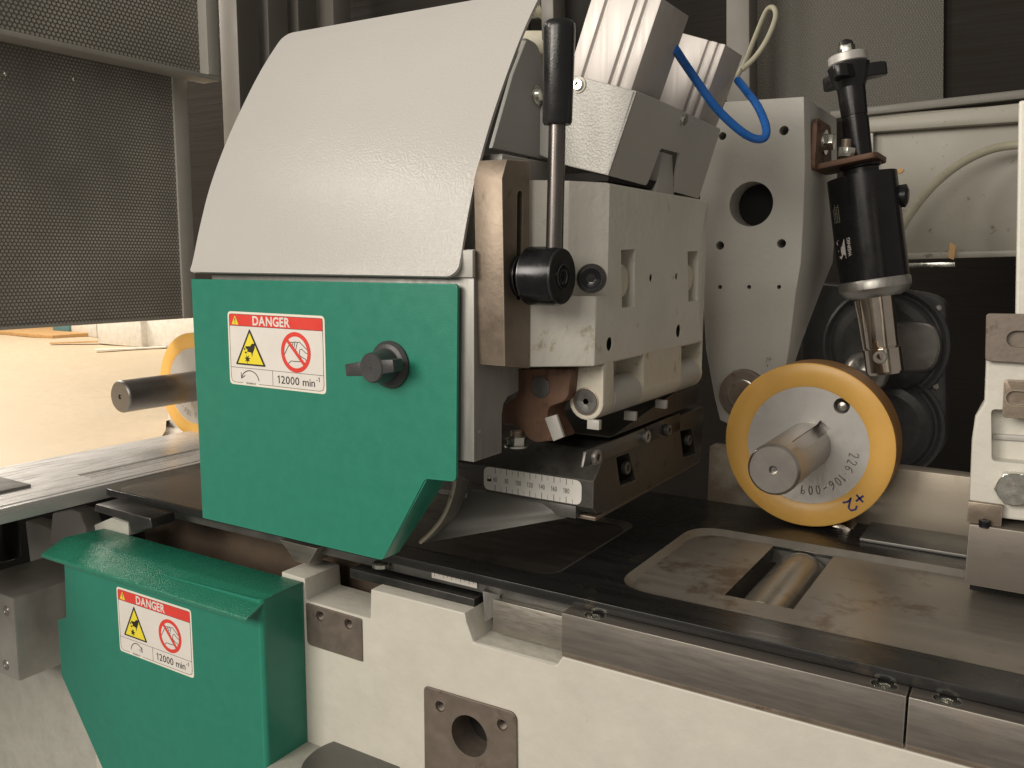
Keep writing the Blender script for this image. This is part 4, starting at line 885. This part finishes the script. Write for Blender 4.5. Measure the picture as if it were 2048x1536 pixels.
# ================================================================ lower green cover
YG = 456
g = thing('lower_green_cover', 'lower green box cover with folded lid and danger label, in front of the bed', 'guard', (-620, YG+20, -480))
xr = A(527, 1300, y=YG).x
ol = [V((A(130, 1130, y=YG).x, YG, -272)), A(133, 1235, y=YG), A(116, 1240, y=YG), A(123, 1350, y=YG), A(205, 1536, y=YG), V((A(228, 1590, y=YG).x, YG, -505)), V((xr-4, YG, -505)), V((xr-4, YG, -266))]
prism('front_sheet', ol, (0, 2, 0), GREEN, g, 0)
zs = -264.5
cr = [V((xr-4+4*math.sin(t), YG+4-4*math.cos(t), -505)) for t in [math.radians(10*k) for k in range(10)]]
prism('side_sheet', cr+[V((xr, YBD-1, -505)), V((xr-2.2, YBD-1, -505)), V((xr-2.2, YG+4, -505)), V((xr-4, YG+2.2, -505))], (0, 0, 505+zs-1), GREEN, g, 0)
lid = [(YBD-1, zs), (468, zs), (464.5, zs-.9), (441, zs-10.5), (440.4, zs-12.2)]
a_ = A(208, 1060, y=YBD-1).x; xl = A(82, 1108, y=441).x; xm = A(140, 1078, y=468).x; xr2 = A(493, 1227, y=441).x
xs_ = [(a_, xr+.4), (xm, xr+.4), (xm-3, xr), (xl, xr2), (xl+1, xr2-2)]
vs = []; fs = []
for lay in (0, -2):
    for (yy, zz), (l, r) in zip(lid, xs_):
        vs += [V((l, yy+(.6 if lay else 0), zz+lay)), V((r, yy+(.6 if lay else 0), zz+lay))]
n = len(lid)
for i in range(n-1):
    for o_ in (0, 2*n): fs.append((o_+2*i, o_+2*i+1, o_+2*i+3, o_+2*i+2))
    for k in (0, 1): fs.append((2*i+k, 2*i+2+k, 2*n+2*i+2+k, 2*n+2*i+k))
for i in (0, n-1): fs.append((2*i, 2*i+1, 2*n+2*i+1, 2*n+2*i))
finish('folded_lid', rawmesh(vs, fs, .5), M('glossy green lid', (.018, .19, .12), .26, 0, .05, 60, .75, 900, edge=(.12, .33, .25)), g)
ax0, ax1 = A(233, 1175, y=YG).x, A(382, 1217, y=YG).x; az0 = (A(233, 1175, y=YG).z+A(382, 1217, y=YG).z)/2; az1 = (A(240, 1300, y=YG).z+A(382, 1355, y=YG).z)/2
danger_label(g, ax0, ax1, az0, az1, YG-.02, True)

# ================================================================ lower left clutter
g = thing('steel_bearing_block', 'machined steel block with corner screws at the lower left edge', 'block', (-960, 460, -470))
e0, e1_ = A(33, 1362, y=440), A(30, 1198, y=440); xx = (e0.x+e1_.x)/2
box('block_body', xx-90, xx, 440, 560, e0.z, e1_.z, M('pale block steel', (.45, .44, .41), .4, .5, .12, 40, .06, 300), g, 2.5)
for u, v in ((12, 1222), (12, 1330)):
    q = A(u, v, y=440); socket('corner_screw', q+V((0, .5, 0)), (0, -1, 0), 5.5, 1.2, SHAFT, g, hr=2.5)
q = A(18, 1170, y=500); f = lathe('dark_post', V((q.x-8, 498, e1_.z)), (0, 0, 1), [(0, 19), (1, 20), (52, 20)], BLACKM, None, 48); setp(f, 'dark round steel post standing on the steel block at left', 'post')
g = thing('left_bed_bracket', 'cream cast bracket pieces between the steel block and the dark table', 'bracket', A(120, 1200, y=560))
Y = 530
prism('bracket_web', [A(u, v, y=Y) for u, v in ((50, 1042), (84, 1050), (108, 1062), (190, 1068), (190, 1180), (60, 1125))], (0, 20, 0), CASTG, g, 1.5)
prism('bracket_tooth', [A(u, v, y=Y-14) for u, v in ((104, 1026), (140, 1018), (160, 1024), (172, 1058), (172, 1090), (98, 1090))], (0, 20, 0), CASTG, g, 2)
prism('bracket_pad', [A(u, v, y=Y-26) for u, v in ((188, 1050), (222, 1036), (256, 1046), (258, 1072), (190, 1066))], (0, 20, 0), BEDG, g, 1)
g = thing('left_table_clamp', 'dark clamp bar with a bright screw under the left corner of the table', 'clamp', A(270, 1050, y=505))
prism('clamp_bar', [A(u, v, y=480) for u, v in ((190, 1008), (300, 1036), (304, 1056), (262, 1066), (256, 1044), (186, 1022))], (0, 26, 0), DARK, g, 1.5)
q = A(245, 1020, y=492); lathe('clamp_screw', q, (0, 0, 1), [(0, 6), (3, 6), (4, 4.6)], ZINC, g, 32)
f = box('bed_left_face', -1400, -790, YBD+4, YBD+20, -700, -420, BEDG, None, 2); setp(f, 'dusty grey lower bed face left of the lower green cover', 'bed face')
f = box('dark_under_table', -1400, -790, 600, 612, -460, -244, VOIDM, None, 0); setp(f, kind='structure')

# ================================================================ beyond the machine on the left
XD = -1000
zdb = -81.5; zdt = 222; yde = 800
g = thing('perforated_door', 'lower perforated dark sheet door at upper left with slim grey frame', 'door', (XD, 500, zdb))
box('door_sheet', XD-3, XD, -200, 775, zdb+1, 300, PERF1, g, 0)
box('frame_post', XD-12, XD+3, 775, 797, zdb, 300, GREYP, g, 1)
box('bottom_edge', XD-6, XD+1.5, -200, 775, zdb, zdb+3.5, GREYP, g, .6)
for yy, zz in ((560, 205), (640, 213)): lathe('rivet', (XD, yy, zz-6), (1, 0, 0), [(0, 2.4), (1, 1.6)], ZINC, g, 16)
XD2 = -955
g = thing('upper_perforated_door', 'upper perforated door with wide grey frame, set forward of the lower one', 'door', (XD2, 500, 204))
zf0 = A(440, 163, x=XD2).z; yf = A(440, 163, x=XD2).y
box('bottom_frame', XD2-32, XD2, -200, yf, zf0, zf0+6, GREYP, g, 1)
box('right_frame', XD2-32, XD2, yf-18, yf, zf0+6.2, 520, GREYP, g, 1)
box('door_sheet', XD2-20, XD2-16, -200, yf-18, zf0+6.2, 520, PERF2, g, 0)
# enclosure posts
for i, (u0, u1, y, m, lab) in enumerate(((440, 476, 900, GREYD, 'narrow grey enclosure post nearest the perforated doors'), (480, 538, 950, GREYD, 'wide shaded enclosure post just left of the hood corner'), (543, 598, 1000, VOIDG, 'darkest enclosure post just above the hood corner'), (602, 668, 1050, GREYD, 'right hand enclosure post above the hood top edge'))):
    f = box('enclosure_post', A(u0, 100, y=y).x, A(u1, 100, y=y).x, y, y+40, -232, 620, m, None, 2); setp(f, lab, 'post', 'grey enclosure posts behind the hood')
f = box('dark_back_plane', -1500, -700, 1180, 1186, -80, 700, VOIDB, None, 0); setp(f, kind='structure')  # dark plane added to cover the bright shop wall in the gap

# outside: bench with paper
g = thing('paper_sheet', 'wide sheet of creased brown packing paper beyond the left feed wheel', 'paper', (-1500, 900, -236))
NX, NY = 60, 60; vs = []; fs = []
from mathutils import noise
for j in range(NY+1):
    for i in range(NX+1):
        y = 100+(2600)*(j/NY); x = -967-max(0, min(112, (y-714)*1.3))-1700*(i/NX); z = -232+4*noise.noise(V((x*.006, y*.006, 0)))*min(1, i/3); vs.append(V((x, y, z)))
for j in range(NY):
    for i in range(NX): k = j*(NX+1)+i; fs.append((k, k+1, k+NX+2, k+NX+1))
finish('paper_surface', rawmesh(vs, fs), PAPER, g, angle=80)
box('paper_curb', -970, -967, 100, 714, -240, -229.5, WOOD, g, .3)
f = box('bench_top', -2900, -966, 60, 2800, -262, -242, CARD, None, 1); setp(f, kind='structure')
TEAL = M('teal box side', (.10, .22, .24), .6)
for u0, u1, v0, v1, m, lab in ((-80, 104, 662, 655, WOOD, 'orange wooden board under the perforated door at far left'), (106, 138, 668, 645, TEAL, 'small dark teal box between orange board and white carton'), (139, 193, 670, 640, CARD, 'small white carton right of the teal box'), (196, 283, 687, 630, CARD, 'white sheet metal housing beyond the paper'), (287, 420, 693, 630, CARD, 'wide white carton directly behind the left yellow wheel')):
    a_ = A(u0, v0, z=-231); b_ = A(u1, v0, y=a_.y); h_ = A(u0, v1, y=a_.y).z+231
    f = box('far_box', a_.x, b_.x, a_.y, a_.y+300, -231, -231+h_, m, None, 2); setp(f, lab, 'box')
for u0, u1, v, m, lab in ((100, 290, 686, WOOD, 'thin yellow wooden strip lying on the far edge of the paper'), (190, 330, 700, CARD, 'flat white card lying on the paper near the left wheel')):
    a_ = A(u0, v, z=-228); b_ = A(u1, v-6, z=-228); t_ = (b_-a_); q_ = V((-t_.y, t_.x, 0)).normalized()*-26
    f = prism('flat_strip', [a_, b_, b_+q_, a_+q_], (0, 0, 2.5), m, None, .3); setp(f, lab, 'strip')
f = box('far_shop_wall', -4200, -1010, 3000, 3010, -300, 900, CARD, None, 0); setp(f, kind='structure')

# ================================================================ rear of the machine
YW = 1150
g = thing('rear_sheet_panel', 'stained white sheet panel with ledge behind the black strut', 'panel', (100, YW, -10))
pt = [A(1700, 232, y=YW), A(2300, 190, y=YW), A(2300, 500, y=YW), A(1700, 514, y=YW)]
prism('panel_sheet', pt, (0, 10, 0), WALLW, g, 1)
prism('panel_ledge', [A(1690, 243, y=YW-14), A(2300, 178, y=YW-14), A(2300, 225, y=YW-14), A(1690, 268, y=YW-14)], (0, 14, 0), WALLW, g, 2)
prism('upper_rail', [A(1660, 222, y=YW-8), A(2300, 150, y=YW-8), A(2300, 170, y=YW-8), A(1660, 238, y=YW-8)], (0, 30, 0), GREYD, g, 1.5)
prism('lower_lip', [A(1780, 507, y=YW-8), A(2300, 492, y=YW-8), A(2300, 506, y=YW-8), A(1780, 520, y=YW-8)], (0, 8, 0), WALLW, g, 1.5)
prism('shadow_rail', [A(1780, 527, y=YW-2), A(1910, 524, y=YW-2), A(1910, 534, y=YW-2), A(1780, 537, y=YW-2)], (0, 6, 0), ZINC, g, .5)
prism('side_fold', [A(1733, 250, y=YW-10), A(1746, 248, y=YW-10), A(1746, 330, y=YW-10), A(1733, 330, y=YW-10)], (0, 10, 0), CASTG, g, .8)
f = prism('tan_leather_tab', rnd([A(u, v, y=YW-12) for u, v in ((1900, 484), (1912, 492), (1908, 520), (1896, 516))], 2), (0, 2, 0), WOOD, None, .3); setp(f, 'small torn tan tab hanging at the lower edge of the white rear panel', 'tab')
f = prism('tan_sticker_spot', rnd([A(u, v, y=YW-1) for u, v in ((1792, 341), (1800, 336), (1809, 339), (1803, 347), (1795, 347))], 2), (0, .8, 0), WOOD, None, .1); setp(f, 'small tan glue spot on the white rear panel', 'spot')
pts = [A(2100, 280, y=1120), A(2048, 288, y=1120), A(1985, 298, y=1115), A(1925, 325, y=1105), A(1870, 368, y=1090), A(1822, 425, y=1060), A(1790, 480, y=1020), A(1760, 540, y=960)]
setp(sweep('clear_grease_hose', pts, 4.6, CLEAR), 'thin milky hose arching across the white rear panel', 'hose')
g = thing('rear_perforated_panel', 'perforated sheet panel at upper right behind the strut handle', 'panel', (0, 1260, 200))
prism('perforated_sheet', [A(1515, -80, y=1260), A(1888, -80, y=1260), A(1886, 225, y=1260), A(1515, 245, y=1260)], (0, 4, 0), PERF3, g, 0)
f = prism('dark_mesh_panel', [A(1880, -80, y=1270), A(2300, -80, y=1270), A(2300, 215, y=1270), A(1880, 225, y=1270)], (0, 4, 0), VOIDB, None, 0); setp(f, 'dark brown mesh and shade panel in the upper right corner', 'panel')
f = prism('rear_post', [A(1452, -80, y=1180), A(1498, -80, y=1180), A(1500, 240, y=1180), A(1452, 240, y=1180)], (0, 30, 0), GREYD, None, 2); setp(f, 'dark grey rear post behind the looping milky hose', 'post')
f = box('back_wall', -1100, 900, 1500, 1510, -640, 900, VOIDB, None, 0); setp(f, kind='structure')

# gearbox seen between strut and fence
YX = 985
g = thing('gearbox', 'dark cast gearbox with rounded covers in the shadow behind the yellow wheel', 'gearbox', A(1790, 900, y=YX))
prism('gearbox_plate', rnd([A(u, v, y=YX) for u, v in ((1600, 560), (1850, 585), (1892, 600), (1892, 900), (1840, 930), (1600, 930))], [0, 10, 12, 14, 16, 0]), (0, 30, 0), GEAR, g, 3)
for u, v, r in ((1770, 690, 62), (1770, 850, 58)):
    q = A(u, v, y=YX); lathe('gear_cover', q, (0, -1, 0), [(0, r), (5, r), (8, r-3), (6, r-7), (6, r-9), (14, r-14), (17, r-22)], GEAR, g, 72)
prism('cover_lobe', rnd([A(u, v, y=YX-20) for u, v in ((1786, 640), (1868, 645), (1886, 690), (1868, 745), (1786, 745))], 12), (0, 20, 0), M('brushed cover steel', (.22, .21, .20), .3, .8, .15, 20), g, 3)
for u, v in ((1877, 616), (1871, 773), (1862, 908)):
    q = A(u, v, y=YX); lathe('cover_screw', q, (0, -1, 0), [(0, 3.2), (2, 3.2), (3, 2)], SHAFT, g, 20)
for u in (1700, 1812, 1842):
    prism('cover_rib', [A(u, 600, y=YX-6), A(u+9, 600, y=YX-6), A(u+9, 640, y=YX-6), A(u, 640, y=YX-6)], (0, 8, 0), GEAR, g, 1)
q = A(1730, 745, y=930); lathe('coupling_ball', q, (0, -1, 0), [(-20, 14), (-8, 22), (4, 21), (12, 14), (15, 4)], M('coupling steel', (.3, .29, .27), .3, .8), g, 40, angle=60)
